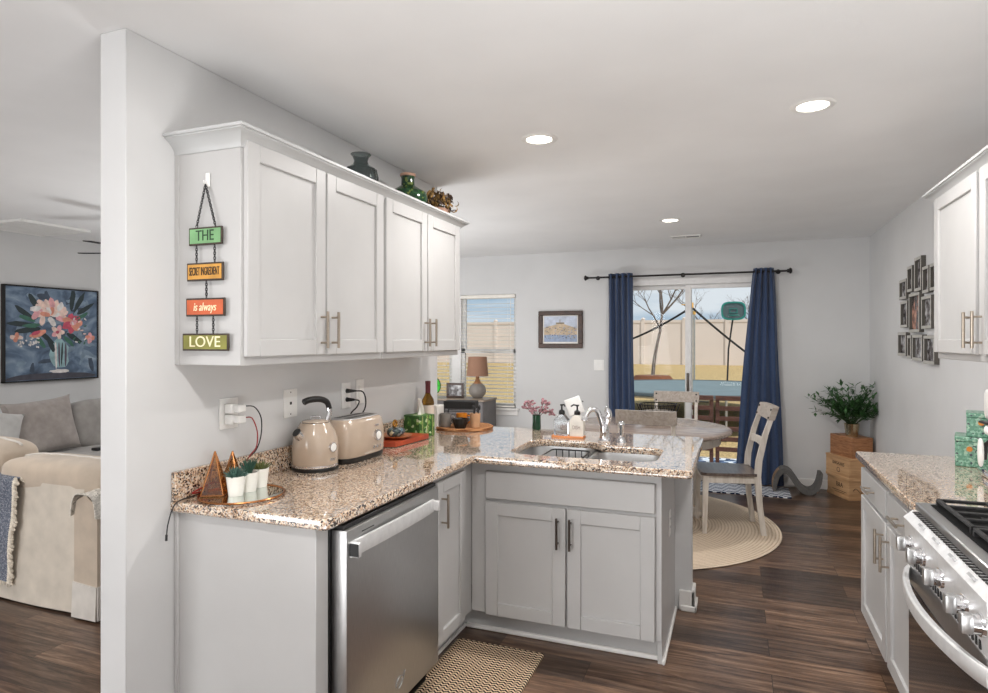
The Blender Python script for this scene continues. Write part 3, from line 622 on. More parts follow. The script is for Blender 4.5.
# decor on the cabinets
CT = 2.1885
v = T('glass_vase', 'smoked ribbed glass vase on top of the cabinets, nearest the camera', 'vase', (.15, 2.60, CT), local=True); VS = .88
P('vase_body', G().lathe([(.0, 0), (.07, 0), (.10, .03), (.113, .08), (.10, .125), (.05, .15), (.042, .17), (.052, .195), (.066, .206), (.060, .206), (.046, .194), (.036, .17), (.045, .146), (.09, .12), (.1, .08), (.09, .035), (0, .01)], n=64, flute=.03, fn=16).xf(Matrix.Diagonal((.74, .74, .90, 1))), 'vaseg', v)
v = T('ceramic_vase', 'glossy green bottle vase with bare clay rim on the cabinets', 'vase', (.17, 3.03, CT), local=True)
P('vase_body', G().lathe([(0, 0), (.09, 0), (.125, .03), (.135, .06), (.12, .10), (.07, .125), (.045, .14), (.043, .175), (.047, .19), (.04, .19), (.036, .175), (0, .17)], n=40).xf(Matrix.Diagonal((.82, .82, .95, 1))), 'vasegr', v); P('vase_rim', G().lathe([(.047, .190), (.052, .193), (.052, .205), (.042, .207), (.04, .19)], n=32, ring=True).xf(Matrix.Diagonal((.82, .82, .95, 1))), 'clay', v)
v = T('dried_flowers', 'curly gold and brown dried flowers in a clay pot on the cabinet end', 'dried flowers', (.20, 3.335, CT), local=True)
P('flower_pot', G().lathe([(0, 0), (.055, 0), (.07, .06), (.064, .06), (.05, .01), (0, .01)], n=24), 'clay', v)
for nm, mt, cnt in (('curled_petals', 'dried', 95), ('dark_petals', 'driedd', 60)):
    g = G(); rnd = random.Random(cnt)
    for i in range(cnt):
        a = rnd.uniform(0, 2*PI); el = rnd.uniform(-.1, 1.3); R_ = rnd.uniform(.05, .115); c = Vector((R_*math.cos(a)*math.cos(el), R_*math.sin(a)*math.cos(el)*1.15, .07+R_*math.sin(el)*.9))
        q = Vector((rnd.uniform(-1, 1), rnd.uniform(-1, 1), rnd.uniform(-1, 1))).normalized(); p2 = q.orthogonal().normalized(); p3 = q.cross(p2); r_ = rnd.uniform(.012, .022)
        pts = [c+p2*r_*math.cos(t*.75)+p3*r_*math.sin(t*.75)+q*.004*t for t in range(6)]; g.tube(pts, [.003, .006, .007, .007, .006, .002], 5, flat=.35)
    P(nm, g, mt, v)
g = G(); rnd = random.Random(3)
for i in range(3):
    pts = [Vector((.03, .09+.01*i, .05)), Vector((.05, .14, .03-.02*i)), Vector((.04, .165, -.06-.05*i)), Vector((.04, .17, -.12-.07*i))]; g.tube(pts, .002, 5)
    for p in pts[1:]: g.sell(p+Vector((0, .004, 0)), (.012, .009, .014), 1, n=8)
P('trailing_sprig', g, 'dried', v)

# ------------------------------------------------------------------ kitchen: base run on the left and peninsula
XB = .594; YP = 2.9215
c = T('end_cabinet', 'grey end panel closing the left counter run beside the dishwasher', 'cabinet panel', (.3, 1.70, 0))
g = G(); g.box(.012, XB, 1.66, 1.725, 0, .876, .002); P('end_panel', g, 'cab', c); g = G(); g.box(.001, .02, 1.652, 1.662, 0, .876, .002); P('scribe_strip', g, 'cab', c)
d = T('dishwasher', 'stainless steel dishwasher with bowed handle under the left counter', 'dishwasher', (.35, 2.08, 0))
g = G(); g.box(.03, .592, 1.73, 2.425, .02, .868); P('tub_body', g, 'black', d)
g = G(); g.box(.592, .655, 1.742, 2.420, .105, .852, .006, 0, 2); dr = P('door', g, 'steel', d)
g = G(); g.box(.588, .64, 1.742, 2.420, .853, .868, .002); P('control_strip', g, 'black', d)
g = G(); n = 24
pts = [(.655+.052*math.sin(PI*(.12+.76*i/n))**.8-.016, 1.757+(2.365-1.757)*i/n, .786+.012*math.sin(PI*i/n)) for i in range(n+1)]
def band(g, pts, w_, h):
    vs = []; fs = []
    for x, y, z in pts: vs += [(x-w_, y, z-h), (x, y, z-h), (x+.004, y, z), (x, y, z+h), (x-w_, y, z+h)]
    for i in range(len(pts)-1):
        for j in range(5): a = i*5+j; b = i*5+(j+1) % 5; fs.append([a, b, b+5, a+5])
    fs += [[0, 1, 2, 3, 4], [(len(pts)-1)*5+j for j in (4, 3, 2, 1, 0)]]; g.add(vs, fs); return g
band(g, pts, .012, .025); g.box(.650, .690, 1.757, 1.775, .762, .812, .003); g.box(.650, .690, 2.347, 2.365, .767, .808, .003); hd = P('door_handle', g, 'satin', dr)
g = G(); g.box(.655, .69, 1.7545, 1.7575, .766, .808, .001); P('handle_cap', g, 'black', hd)
g = G(); g.box(.6545, .6558, 1.83, 1.905, .826, .8295); P('vent_slot', g, 'blackm', dr)
g = G(); g.tube([(.6562, 2.055+.05*q, .178+.03*math.sin(q*2.6)) for q in [i/10 for i in range(11)]], .0022, 5); g.tube([(.6562, 2.075+.05*q, .165+.05*q*q) for q in [i/10 for i in range(11)]], .0022, 5); P('maker_mark', g, 'steel2', dr)
g = G(); g.box(.53, .592, 1.742, 2.42, .01, .10); P('kick_plate', g, 'black', d)

c = T('base_cabinet', 'narrow grey base cabinet in the corner beside the dishwasher', 'cabinet', (.3, 2.65, 0))
g = G(); g.box(.03, XB, 2.43, YP-.001, .114, .876, .001); P('cabinet_body', g, 'cab', c)
dd = P('door', shaker('+x', XB, 2.50, 2.800, .118, .845, .055), 'cab', c); P('door_handle', pull('+x', XB+.02, 2.535, .64, .79), 'nickel', dd)
g = G(); g.box(.4, .53, 2.43, 2.985, 0, .114); P('toe_kick', g, 'cab', c); g = G(); g.box(.53, .543, 2.43, 2.975, 0, .018, .004); P('shoe_strip', g, 'trim', c)

c = T('sink_cabinet', 'grey sink cabinet with false drawer front and two doors in the peninsula', 'cabinet', (1.06, 3.25, 0))
g = G(); g.box(XB+.001, 1.528, YP, YP+.018, .114, .876, .001)
g.box(XB+.02, 1.503, YP+.02, 3.49, .114, .69); g.box(1.508, 1.528, YP+.019, 3.586, .0, .876, .001); g.box(.02, .70, 3.50, 3.585, 0, .876); P('cabinet_body', g, 'cab', c)
g = G(); fb(g, '-y', YP, .676, 1.500, 0, .02, .690, .828, .004); P('drawer_front', g, 'cab', c)
for a, b, pu in ((.676, 1.085, 1.050), (1.094, 1.500, 1.112)):
    dd = P('door', shaker('-y', YP, a, b, .112, .675, .065), 'cab', c); P('door_handle', pull('-y', YP-.02, pu, .488, .635), 'bronze', dd)
g = G(); g.box(.53, 1.515, 2.985, 3.0, 0, .114); P('toe_kick', g, 'cab', c)
g = G(); g.box(.543, 1.54, 2.965, 2.985, 0, .022, .005); g.box(1.528, 1.542, 2.93, 3.57, 0, .022, .005); P('shoe_strip', g, 'trim', c)
# countertop with sink hole
sx0, sxm0, sxm1, sx1, sy0, syl, syr = .768, 1.125, 1.160, 1.495, 2.950, 3.44, 3.355
hole = rpoly([(sx0, sy0), (sx1, sy0), (sx1, syr), (sxm1, syr), (sxm0, syl), (sx0, syl)], [.10, .09, .07, .05, .09, .11])
out = rpoly([(0.001, 1.639), (.648, 1.639), (.648, 2.8187), (1.669, 2.8187), (1.669, 3.839), (.001, 3.839)], [0, .03, .012, .03, .05, .05])
def slab(out, holes, z0, z1, e=.007):
    def inset(loop, d):
        k = len(loop); res = []
        area = sum(loop[i-1][0]*loop[i][1]-loop[i][0]*loop[i-1][1] for i in range(k)); sg = 1 if area > 0 else -1
        for i in range(k):
            p = Vector(loop[i]); a = (p-Vector(loop[i-1])); b = (Vector(loop[(i+1) % k])-p)
            n1 = Vector((-a.y, a.x)).normalized()*sg; n2 = Vector((-b.y, b.x)).normalized()*sg; n_ = (n1+n2); n_ = n_.normalized()/max(.5, math.cos(n1.angle(n2, 0)/2)) if n_.length > 1e-6 else n1
            res.append((p.x+n_.x*d, p.y+n_.y*d))
        return res
    g = G(); lev = [(e, z0), (0, z0+e), (0, z1-e), (e*.3, z1-e*.3), (e, z1)]
    for li, loop in enumerate([out]+list(holes)):
        k = len(loop); vs = []
        for d, z in lev:
            L = inset(loop, d if li == 0 else -d*.6); vs += [(a, b, z) for a, b in L]
        fs = [[r*k+i, r*k+(i+1) % k, (r+1)*k+(i+1) % k, (r+1)*k+i] for r in range(len(lev)-1) for i in range(k)]; g.add(vs, fs)
    for z in (z0, z1):
        loops = [inset(out, e)]+[inset(h, -e*.6) for h in holes]; flat = [p for l in loops for p in l]
        g.add([(a, b, z) for a, b in flat], [list(t) for t in tessellate_polygon([[Vector((a, b, 0)) for a, b in l] for l in loops])])
    return g
S('countertop', slab(out, [hole], .877, .914), 'granite', 'speckled tan granite countertop wrapping the left wall and sink peninsula', 'countertop')
g = G(); g.box(.001, .021, 1.640, 3.735, .9145, 1.016, .003); S('backsplash', g, 'granite', 'low speckled granite backsplash strip along the left wall', 'backsplash')
# sink
sk = T('kitchen_sink', 'stainless double-bowl sink set into the peninsula counter', 'sink', (1.13, 3.17, .69))
def bowl(x0, x1, y0, y1, zt, depth, nm):
    g = G(); vs = []; fs = []; k = 28
    lv = [(0, 0), (.004, -.02), (.012, -depth*.8), (.03, -depth*.96), (.06, -depth)]
    for d, z in lv: vs += [(a, b, zt+z) for a, b in rrect(x0+d, x1-d, y0+d, y1-d, .075-d*.4, 6)]
    for r in range(len(lv)-1):
        for i in range(k): fs.append([r*k+i, r*k+(i+1) % k, (r+1)*k+(i+1) % k, (r+1)*k+i])
    fs.append([(len(lv)-1)*k+i for i in range(k)]); vs2 = []
    g.add(vs, fs); q = P(nm, g, 'steel', sk)
    g = G(); g.lathe([(0, .003), (.03, .003), (.042, .006), (.046, .001), (0, .0005)], ((x0+x1)/2, (y0+y1)/2, zt-depth), 24); P('drain', g, 'chrome', q)
bowl(sx0-.008, sxm0+.006, sy0-.008, syl+.008, .8765, .175, 'left_bowl'); bowl(sxm1-.006, sx1+.008, sy0-.008, syr+.008, .8765, .16, 'right_bowl')
g = G(); g.box(sxm0+.004, sxm1-.004, sy0+.03, syr+.02, .855, .874, .006); P('divider', g, 'steel', sk)
r = T('dish_rack', 'black drying rack inside the left bowl of the sink', 'dish rack', (1.0, 3.28, .705))
g = G()
for z in (.73, .80, .868): g.tube([(a, b, z) for a, b in rrect(.885, 1.10, 3.14, 3.40, .03, 3)], .004, 6, True)
for i in range(6):
    x = .905+i*.036
    for yy in (3.14, 3.40): g.cyl((x, yy, .708), (x, yy, .868), .003, n=6)
    g.cyl((x, 3.14, .73), (x, 3.40, .73), .003, n=6)
P('rack_frame', g, 'black', r); g = G(); g.box(.90, 1.085, 3.13, 3.145, .775, .84, .004); P('front_plate', g, 'black', r)
FX, FY = 1.160, 3.475
f = T('kitchen_faucet', 'chrome arched faucet with tall lever behind the sink', 'faucet', (FX, FY, .9143), local=True)
P('base_ring', G().lathe([(.034, 0), (.036, .006), (.032, .014), (.030, .022), (0, .022)], n=24), 'chrome', f)
P('column', G().lathe([(.029, .015), (.026, .05), (.028, .075), (.022, .10), (0, .104)], n=24), 'chrome', f)
pts = smooth([(-.004, -.004, .06), (-.016, -.01, .115), (-.034, -.02, .165), (-.056, -.034, .182), (-.080, -.05, .168), (-.094, -.062, .138), (-.098, -.066, .118)], 5)
P('spout', G().tube(pts, [.019-.005*min(1, i/12) for i in range(len(pts)-6)]+[.0145, .016, .018, .019, .019, .018], 16), 'chrome', f)
P('lever', G().tube(smooth([(.006, .004, .06), (.016, .006, .11), (.022, .008, .150), (.012, .004, .178), (.004, .0, .182)], 5), [.017]*8+[.019]*6+[.017]*5+[.013, .008], 14), 'chrome', f)
s_ = T('sink_sprayer', 'small chrome side sprayer standing right of the faucet', 'sprayer', (1.252, 3.485, .9143), local=True)
P('holder', G().lathe([(.026, 0), (.024, .012), (.015, .03), (.012, .03), (0, .03)], n=20), 'chrome', s_); P('spray_head', G().lathe([(.010, .026), (.013, .055), (.012, .075), (.017, .092), (.018, .106), (.012, .115), (0, .116)], n=20), 'chrome', s_)
# soap tray and bottles
g = G(); g.prism(rrect(.838, 1.028, 3.525, 3.60, .012, 4), .9145, .924); S('soap_tray', g, 'traywood', 'small orange-toned wooden tray holding the two soap pumps', 'tray')
for (x, lb, bm_, tx, cap) in ((.893, 'clear glass soap pump bottle on the wooden tray, on its window side', 'soapc', 'SOAP', 1), (.985, 'milky white soap pump bottle on the wooden tray, nearest the faucet', 'soapw', 'DISH', 1)):
    b = T('soap_bottle', lb, 'soap bottle', (x, 3.562, .9245), 0, 'pump bottles by the sink', True)
    sec = [(-.041, .0), (.041, .0), (.041, .09), (.012, .122), (-.012, .122), (-.041, .09)]
    g = G(); g.prism(rpoly(sec, [.006, .006, .008, .006, .006, .008], 4), -.024, .024, 'y'); bo = P('bottle_body', g, bm_, b)
    t_ = text(tx, .030, .0003, 0, 1, .72); t_.xf(Matrix.Translation((0, -.0244, .05)) @ Matrix.Rotation(PI/2, 4, 'X')); P('lettering', t_, 't_gray', bo)
    g = G(); g.lathe([(.017, .122), (.019, .126), (.017, .142), (.008, .148), (.005, .15), (.005, .17), (.01, .172), (.01, .180), (0, .181)], n=20); g.tube([(0, 0, .176), (-.02 if x > .95 else .016, -.01, .18), (-.034 if x > .95 else .024, -.016, .170)], .0045, 8); P('pump_head', g, 'black', b)
sp = T('sponge_caddy', 'white tilted dish cloth card leaning behind the soap pumps', 'dish cloth', (.952, 3.625, .9145), local=True)
g = G(); R = Matrix.Rotation(math.radians(-20), 3, 'Y'); g.box(-.048, .048, -.006, .006, .125, .225, .004, rot=R); P('card', g, 'white', sp)
g = G(); g.box(-.02, .02, -.012, .012, 0, .012, .003); g.cyl((0, 0, .01), (0, 0, .14), .005, n=8); P('stand', g, 'chrome', sp); g = G(); g.cyl((.052, -.0085, .205), (.052, -.0055, .205), .004, n=10); P('eyelet', g, 'black', sp)

# outlets
def plate(fac, pos, u, z, label, kind, w_=.073, h=.118, ):
    o = T('wall_plate', label, 'wall plate', fpt(fac, pos, u, 0, z-h/2), group='wall plates')
    g = G(); fb(g, fac, pos, u-w_/2, u+w_/2, .0005, .006, z-h/2, z+h/2, .002); P('cover_plate', g, 'white', o)
    if kind == 'outlet':
        for dz in (-.021, .021):
            g = G(); fb(g, fac, pos, u-.017, u+.017, .005, .008, z+dz-.014, z+dz+.014, .002); so = P('socket', g, 'white', o)
            g = G(); fb(g, fac, pos, u-.008, u-.006, .0075, .0085, z+dz-.003, z+dz+.007); fb(g, fac, pos, u+.006, u+.008, .0075, .0085, z+dz-.003, z+dz+.007); P('slots', g, 'black', so)
    elif kind == 'jack':
        g = G(); fb(g, fac, pos, u-.006, u+.006, .005, .0075, z-.006, z+.006); P('jack_port', g, 'black', o)
        for dz in (-.048, .048): g = G(); fb(g, fac, pos, u-.003, u+.003, .005, .007, z+dz-.003, z+dz+.003, .001); P('screw', g, 'bronze', o)
    elif kind == 'switch':
        g = G(); fb(g, fac, pos, u-.016, u+.016, .005, .010, z-.034, z+.034, .003); P('rocker', g, 'white', o)
    return o
plate('+x', 0, 1.905, 1.193, 'white wall outlet with two plug-in adapters above the succulents', 'outlet', .095, .118)
plate('+x', 0, 2.266, 1.199, 'white wall plate with a small black jack left of the kettle handle', 'jack', .09, .124)
plate('+x', 0, 2.690, 1.199, 'white wall outlet with black cords plugged in above the toaster', 'outlet', .078, .130)
plate('+x', 0, 2.815, 1.210, 'white switch plate just right of the outlet above the toaster', 'switch', .072, .128)
o = plate('-y', YF, .41, 1.203, 'white double switch plate on the far wall beside the left curtain', 'none', .115, .118)
for dx in (-.026, .026): g = G(); fb(g, '-y', YF, .41+dx-.017, .41+dx+.017, .005, .010, 1.17, 1.236, .003); P('rocker', g, 'white', o)
o = plate('+x', 1.528, 3.257, .560, 'white outlet plate low on the peninsula end panel', 'outlet', .072, .125)
for z, lb, cm, pts in ((1.214, 'white charger block with a black cord, upper socket over the succulents', 'cordk', [(.07, 1.925, 1.222), (.085, 1.955, 1.215), (.09, 1.985, 1.17), (.085, 1.99, 1.10), (.075, 1.975, 1.045), (.05, 1.96, 1.015)]), (1.172, 'white charger block with a red cord, lower socket over the succulents', 'cordr', [(.07, 1.925, 1.178), (.082, 1.945, 1.172), (.09, 1.963, 1.12), (.085, 1.965, 1.06), (.07, 1.95, 1.03), (.045, 1.94, .99), (.035, 1.90, .96), (.032, 1.84, .935)])):
    a = T('charger', lb, 'charger', (.03, 1.91, z-.016), group='chargers plugged in over the succulents')
    g = G(); g.box(.009, .045, 1.875, 1.908, z-.018, z+.018, .003); g.box(.045, .072, 1.885, 1.925, z-.014, z+.014, .003); P('plug_block', g, 'white', a)
    g = G(); P2 = [Vector(p) for p in pts]; sm = []
    for i in range(len(P2)-1):
        p0, p1, p2, p3 = P2[max(i-1, 0)], P2[i], P2[i+1], P2[min(i+2, len(P2)-1)]
        for q in range(6): t = q/6; sm.append(.5*((2*p1)+(-p0+p2)*t+(2*p0-5*p1+4*p2-p3)*t*t+(-p0+3*p1-3*p2+p3)*t**3))
    sm.append(P2[-1]); g.tube(sm, .0024, 6); P('cord', g, cm, a)
lc = T('string_light_cord', 'thin black cord with red end hanging off the counter corner', 'cord', (.04, 1.66, .8))
P('cord', G().tube(smooth([(.035, 1.76, .925), (.035, 1.71, .922), (.035, 1.645, .918), (.035, 1.618, .90), (.035, 1.598, .85), (.035, 1.592, .81)]), .0022, 6), 'cordk', lc); P('cord_tip', G().cyl((.035, 1.592, .815), (.035, 1.591, .795), .004, n=8), 'cordk', lc)
P('red_lead', G().tube(smooth([(.035, 1.74, .928), (.034, 1.70, .932), (.036, 1.76, .945), (.036, 1.80, .95), (.036, 1.84, .938)]), .0028, 6), 'cordr', lc, 'red lead')

# ------------------------------------------------------------------ things on the left counter
CZ = .9145
t_ = T('mirror_tray', 'round mirrored tray with copper rim holding pyramids and succulents', 'tray', (.172, 1.795, CZ), local=True)
P('mirror_plate', G().lathe([(0, 0), (.142, 0), (.142, .006), (0, .006)], n=48), 'mirror', t_); P('tray_rim', G().tube([(.145*math.cos(a*PI/32), .145*math.sin(a*PI/32), .006) for a in range(64)], .0042, 6, True), 'copper', t_)
TZ = CZ+.0065
for x, y, b_, h, rz, lb in ((.088, 1.752, .038, .155, .5, 'amber glass pyramid with copper edges on the tray, nearest the tray front'), (.082, 1.842, .034, .140, .35, 'amber glass pyramid with copper edges behind the succulent pots')):
    p = T('glass_pyramid', lb, 'glass pyramid', (x, y, TZ), rz, 'amber pyramids on the mirror tray', True)
    cs = [(-b_, -b_), (b_, -b_), (b_, b_), (-b_, b_)]; tp_ = (0, 0, h)
    g = G(); g.add([(a, c_, .002) for a, c_ in cs]+[tp_], [[0, 1, 4], [1, 2, 4], [2, 3, 4], [3, 0, 4]]); P('glass_panes', g, 'amber', p)
    g = G()
    for i in range(4): g.tube([(cs[i][0], cs[i][1], .003), tp_], .0028, 6); g.tube([(cs[i][0], cs[i][1], .003), (cs[(i+1) % 4][0], cs[(i+1) % 4][1], .003)], .0028, 6)
    P('copper_edges', g, 'copper', p)
for x, y, mt, kind, lb in ((.168, 1.768, 'succ', 0, 'blue-green rosette succulent in a white pot, nearest on the tray'), (.165, 1.836, 'succ2', 1, 'dark spiky succulent in a white pot, in the middle of the tray'), (.152, 1.908, 'succ3', 2, 'olive mossy succulent in a white pot, furthest on the tray')):
    p = T('succulent', lb, 'succulent', (x, y, TZ), 0, 'white potted succulents on the tray', True)
    P('pot', G().lathe([(0, 0), (.025, 0), (.033, .066), (.034, .07), (.030, .07), (.026, .055), (0, .055)], n=28), 'pot', p); P('soil', G().lathe([(0, .061), (.0285, .061), (.0265, .056), (0, .056)], n=20), 'soil', p)
    g = G(); rnd = random.Random(kind)
    for i in range(46 if kind != 1 else 34):
        a = i*2.4; el = 1.35-1.25*(i/46) if kind != 2 else rnd.uniform(.1, 1.4); L = (.034 if kind == 0 else .055 if kind == 1 else .034)*rnd.uniform(.8, 1.15)
        if kind == 1: el = rnd.uniform(.8, 1.5)
        d_ = Vector((math.cos(a)*math.cos(el), math.sin(a)*math.cos(el), math.sin(el))); b0 = Vector((0, 0, .063))+Vector((d_.x, d_.y, 0))*(.012 if kind != 2 else .018)
        g.tube([b0, b0+d_*L*.5+Vector((0, 0, .002)), b0+d_*L+Vector((0, 0, .006 if kind == 0 else 0))], [.005, .0065 if kind == 0 else .004, .0008], 5, flat=.55)
    P('foliage', g, mt, p)
# kettle
kt = T('electric_kettle', 'beige enamel electric kettle with black loop handle', 'kettle', (.122, 2.285, CZ), 0, None, True)
P('base_plate', G().lathe([(0, 0), (.098, 0), (.100, .008), (.098, .016), (0, .016)], n=48), 'black', kt); P('base_trim', G().lathe([(.0975, .016), (.099, .019), (.0985, .026), (.094, .026)], n=48), 'chrome', kt)
P('kettle_body', G().lathe([(0, .022), (.095, .022), (.099, .04), (.099, .10), (.095, .135), (.084, .168), (.069, .192), (.064, .204), (0, .206)], n=56), 'beige', kt)
P('lid', G().lathe([(.058, .206), (.056, .212), (.04, .216), (0, .218)], n=40), 'beige', kt)
g = G(); g.tube(smooth([(-.016, -.012, .216), (-.016, -.012, .227), (.0, 0, .229), (.016, .012, .227), (.016, .012, .216)], 3), .004, 8); P('lid_handle', g, 'chrome', kt)
dirS = Vector((-.16, -.99, 0)).normalized(); g = G(); p0 = dirS*.064+Vector((0, 0, .138)); p1 = dirS*.106+Vector((0, 0, .172)); ax = (p1-p0).normalized()
g.cyl(p0, p1, .024, .020, 20, cap=False); sp_ = P('spout', g, 'chrome', kt); g = G(); g.cyl(p1-ax*.001, p1-ax*.02, .019, .017, 20); P('spout_opening', g, 'black', sp_)
dh = Vector((.30, .95, 0)).normalized(); g = G(); g.tube(smooth([dh*.062+Vector((0, 0, .20)), dh*.075+Vector((0, 0, .235)), dh*.074+Vector((0, 0, .262))], 4), [.016]*8+[.016], 12, flat=.6); P('handle_post', g, 'chrome', kt)
g = G(); pts = smooth([dh*.074+Vector((0, 0, .258)), dh*.060+Vector((0, 0, .288)), dh*.022+Vector((0, 0, .303)), dh*-.030+Vector((0, 0, .303)), dh*-.062+Vector((0, 0, .294))], 5); g.tube(pts, [.014]*(len(pts)-1)+[.010], 12, flat=.8); P('handle_grip', g, 'black', kt)
dg = Vector((.99, -.10, 0)).normalized(); g = G(); q = dg*.093+Vector((0, 0, .102)); g.cyl(q, q+dg*.010, .023, .022, 28); ga = P('temperature_gauge', g, 'chrome', kt); g = G(); g.cyl(q+dg*.0095, q+dg*.0108, .017, n=24); P('gauge_face', g, 'white', ga)
tq = dg*.0985+Vector((0, 0, .05)); g = G(); g.box(-.016, .016, -.002, .002, -.006, .006, .001); g.xf(Matrix.Translation(tq) @ Matrix.Rotation(math.atan2(dg.y, dg.x)+PI/2, 4, 'Z')); P('badge', g, 'chrome', kt)
# toaster
to = T('toaster', 'beige enamel two-slot toaster with chrome dial beside the kettle', 'toaster', (.137, 2.566, CZ), 0, None, True)
def stadium(hx, hy, e=.55, n=56): return [(hx*math.copysign(abs(math.cos(2*PI*i/n))**e, math.cos(2*PI*i/n)), hy*math.copysign(abs(math.sin(2*PI*i/n))**e, math.sin(2*PI*i/n))) for i in range(n)]
def loft(lv, n=56, e=.55):
    g = G(); vs = []; fs = []
    for hx, hy, z in lv: vs += [(a, b, z) for a, b in stadium(hx, hy, e, n)]
    for r in range(len(lv)-1):
        for i in range(n): fs.append([r*n+i, r*n+(i+1) % n, (r+1)*n+(i+1) % n, (r+1)*n+i])
    fs += [list(range(n))[::-1], [(len(lv)-1)*n+i for i in range(n)]]; g.add(vs, fs); return g
P('base_plate', loft([(.082, .166, 0), (.086, .170, .006), (.086, .170, .022), (.082, .166, .024)]), 'black', to)
P('toaster_body', loft([(.082, .166, .022), (.089, .172, .032), (.092, .175, .08), (.090, .172, .14), (.082, .164, .180), (.072, .154, .194), (.066, .148, .197)]), 'beige', to)
P('top_plate', loft([(.066, .148, .1965), (.064, .146, .2005), (.06, .142, .2015)]), 'steel', to)
for x in (-.028, .028): g = G(); g.box(x-.013, x+.013, -.115, .115, .196, .2022, .002); P('bread_slot', g, 'black', to)
g = G(); g.cyl((.088, .050, .108), (.103, .050, .108), .028, .026, 32); dl = P('control_dial', g, 'chrome', to); g = G(); g.cyl((.1025, .050, .108), (.105, .050, .108), .018, n=24); g.box(.1045, .108, .047, .053, .095, .125, .001); P('dial_face', g, 'white', dl)
g = G()
for k in range(3): y_ = .022+k*.028; g.cyl((.086, y_, .055), (.096, y_, .055), .0075, n=14)
P('button_row', g, 'chrome', to); g = G(); g.box(.0885, .0905, .035, .070, .150, .160, .001); P('badge', g, 'chrome', to)
pc = T('power_cord', 'pair of black plugs and cords running from the outlet to the toaster', 'cord', (.03, 2.69, 1.0))
for z, cp in ((1.222, [(.055, 2.705, 1.222), (.075, 2.735, 1.215), (.085, 2.745, 1.17), (.08, 2.735, 1.12), (.02+.012, 2.73, 1.06), (.028, 2.72, 1.0)]), (1.178, [(.05, 2.70, 1.178), (.065, 2.715, 1.17), (.06, 2.70, 1.14), (.04, 2.68, 1.11), (.03, 2.66, 1.05), (.028, 2.66, 1.0)])):
    g = G(); g.cyl((.0085, 2.69, z), (.03, 2.69, z), .012, .009, 12); g.tube([(.028, 2.69, z), (.045, 2.698, z), cp[0]], [.009, .006, .004], 8); P('plug', g, 'black', pc); g = G(); g.tube(smooth(cp), .0036, 7); P('cord', g, 'cordk', pc)
# red book / board with dish and rooster-like ceramic
rb = T('red_box', 'flat red-brown leather box lying on the counter under the dish', 'box', (.13, 3.08, CZ))
R_ = [(.035, 2.83), (.180, 2.88), (.205, 3.215), (.06, 3.20)]
g = G(); g.prism(rpoly(R_, .006, 3), CZ+.004, CZ+.030); P('box_lid', g, 'redbox', rb); g = G(); g.prism([(a*.98+.002, b*.995+.015) for a, b in R_], CZ, CZ+.004); P('box_base', g, 'driedd', rb)
g = G(); g.lathe([(0, 0), (.05, 0), (.085, .016), (.088, .02), (.084, .02), (.05, .006), (0, .005)], (.118, 2.99, CZ+.0305), 36); S('clay_dish', g, 'terra', 'shallow terracotta dish on the red leather box', 'dish')
cb = T('ceramic_bird', 'blue painted ceramic bird ornament with gold handle on the terracotta dish', 'ornament', (.118, 2.99, CZ+.038), 0, None, True)
P('bird_body', G().sell((0, -.005, .028), (.042, .058, .028), .9, 1, 24).sell((0, .055, .026), (.022, .026, .02), .9, 1, 16), 'pigeon', cb); g = G(); g.tube([(0, -.01+.016*math.cos(a*PI/8), .073+.018*math.sin(a*PI/8)) for a in range(16)], .006, 8, True); P('ring_handle', g, 'gold', cb)
tb = T('tissue_box', 'green leaf-print tissue box with a white tissue standing up', 'tissue box', (.095, 3.30, CZ))
g = G(); R2 = Matrix.Rotation(math.radians(-14), 3, 'Z'); g.box(.032, .158, 3.235, 3.37, CZ, CZ+.125, .003, rot=R2); P('carton', g, 'tgreen', tb)
g = G()
for dy in (-.045, 0, .045): g.box(.160, .1625, 3.3025+dy-.004, 3.3025+dy+.004, CZ+.004, CZ+.123, rot=None)
g.xf(Matrix.Translation((.095, 3.3025, 0)) @ R2.to_4x4() @ Matrix.Translation((-.095, -3.3025, 0))); P('trim_strip', g, 'stripe', tb)
g = G(); g.grid(lambda u, v: (.095+.02*math.sin(u*7+v*2)*(1-v*.6), 3.275+.07*u*(1-.7*v)+.02*v, CZ+.118+.105*v-.02*abs(u-.5)*v), 14, 10, thick=.001); P('tissue', g, 'paper', tb)
wb = T('wine_bottle', 'dark amber wine bottle with burgundy capsule behind the tissue box', 'bottle', (.085, 3.435, CZ), 0, None, True)
P('bottle_body', G().lathe([(0, 0), (.036, 0), (.038, .006), (.038, .185), (.034, .205), (.018, .232), (.0145, .245), (.0140, .300), (0, .300)], n=32), 'bottle', wb); P('capsule', G().lathe([(.0152, .238), (.0155, .298), (.0165, .300), (.0165, .315), (0, .317)], n=24), 'capsule', wb); P('bottle_label', G().lathe([(.0386, .085), (.0388, .086), (.0388, .168), (.0386, .169)], n=32), 'label', wb)
g = G(); g.box(.03, .085, 3.565, 3.66, CZ, CZ+.15, .002); S('white_carton', g, 'paper', 'small white carton at the wall end behind the wine bottle', 'carton')
g = G(); g.lathe([(0, 0), (.170, 0), (.176, .006), (.176, .016), (.168, .020), (.158, .015), (0, .014)], (.215, 3.685, CZ), 48).xf(Matrix.Translation((.215, 3.685, 0)) @ Matrix.Diagonal((1.08, 1.0, 1, 1)) @ Matrix.Translation((-.215, -3.685, 0))); S('woven_trivet', g, 'rattan', 'round woven rattan mat at the counter corner', 'placemat')
TZ2 = CZ+.0155
cr = T('coffee_rack', 'black wire coffee station rack with a flat black top box', 'rack', (.17, 3.74, TZ2), .15, None, True)
g = G(); g.box(-.105, .105, -.05, .05, .105, .155, .003); P('top_box', g, 'blackm', cr)
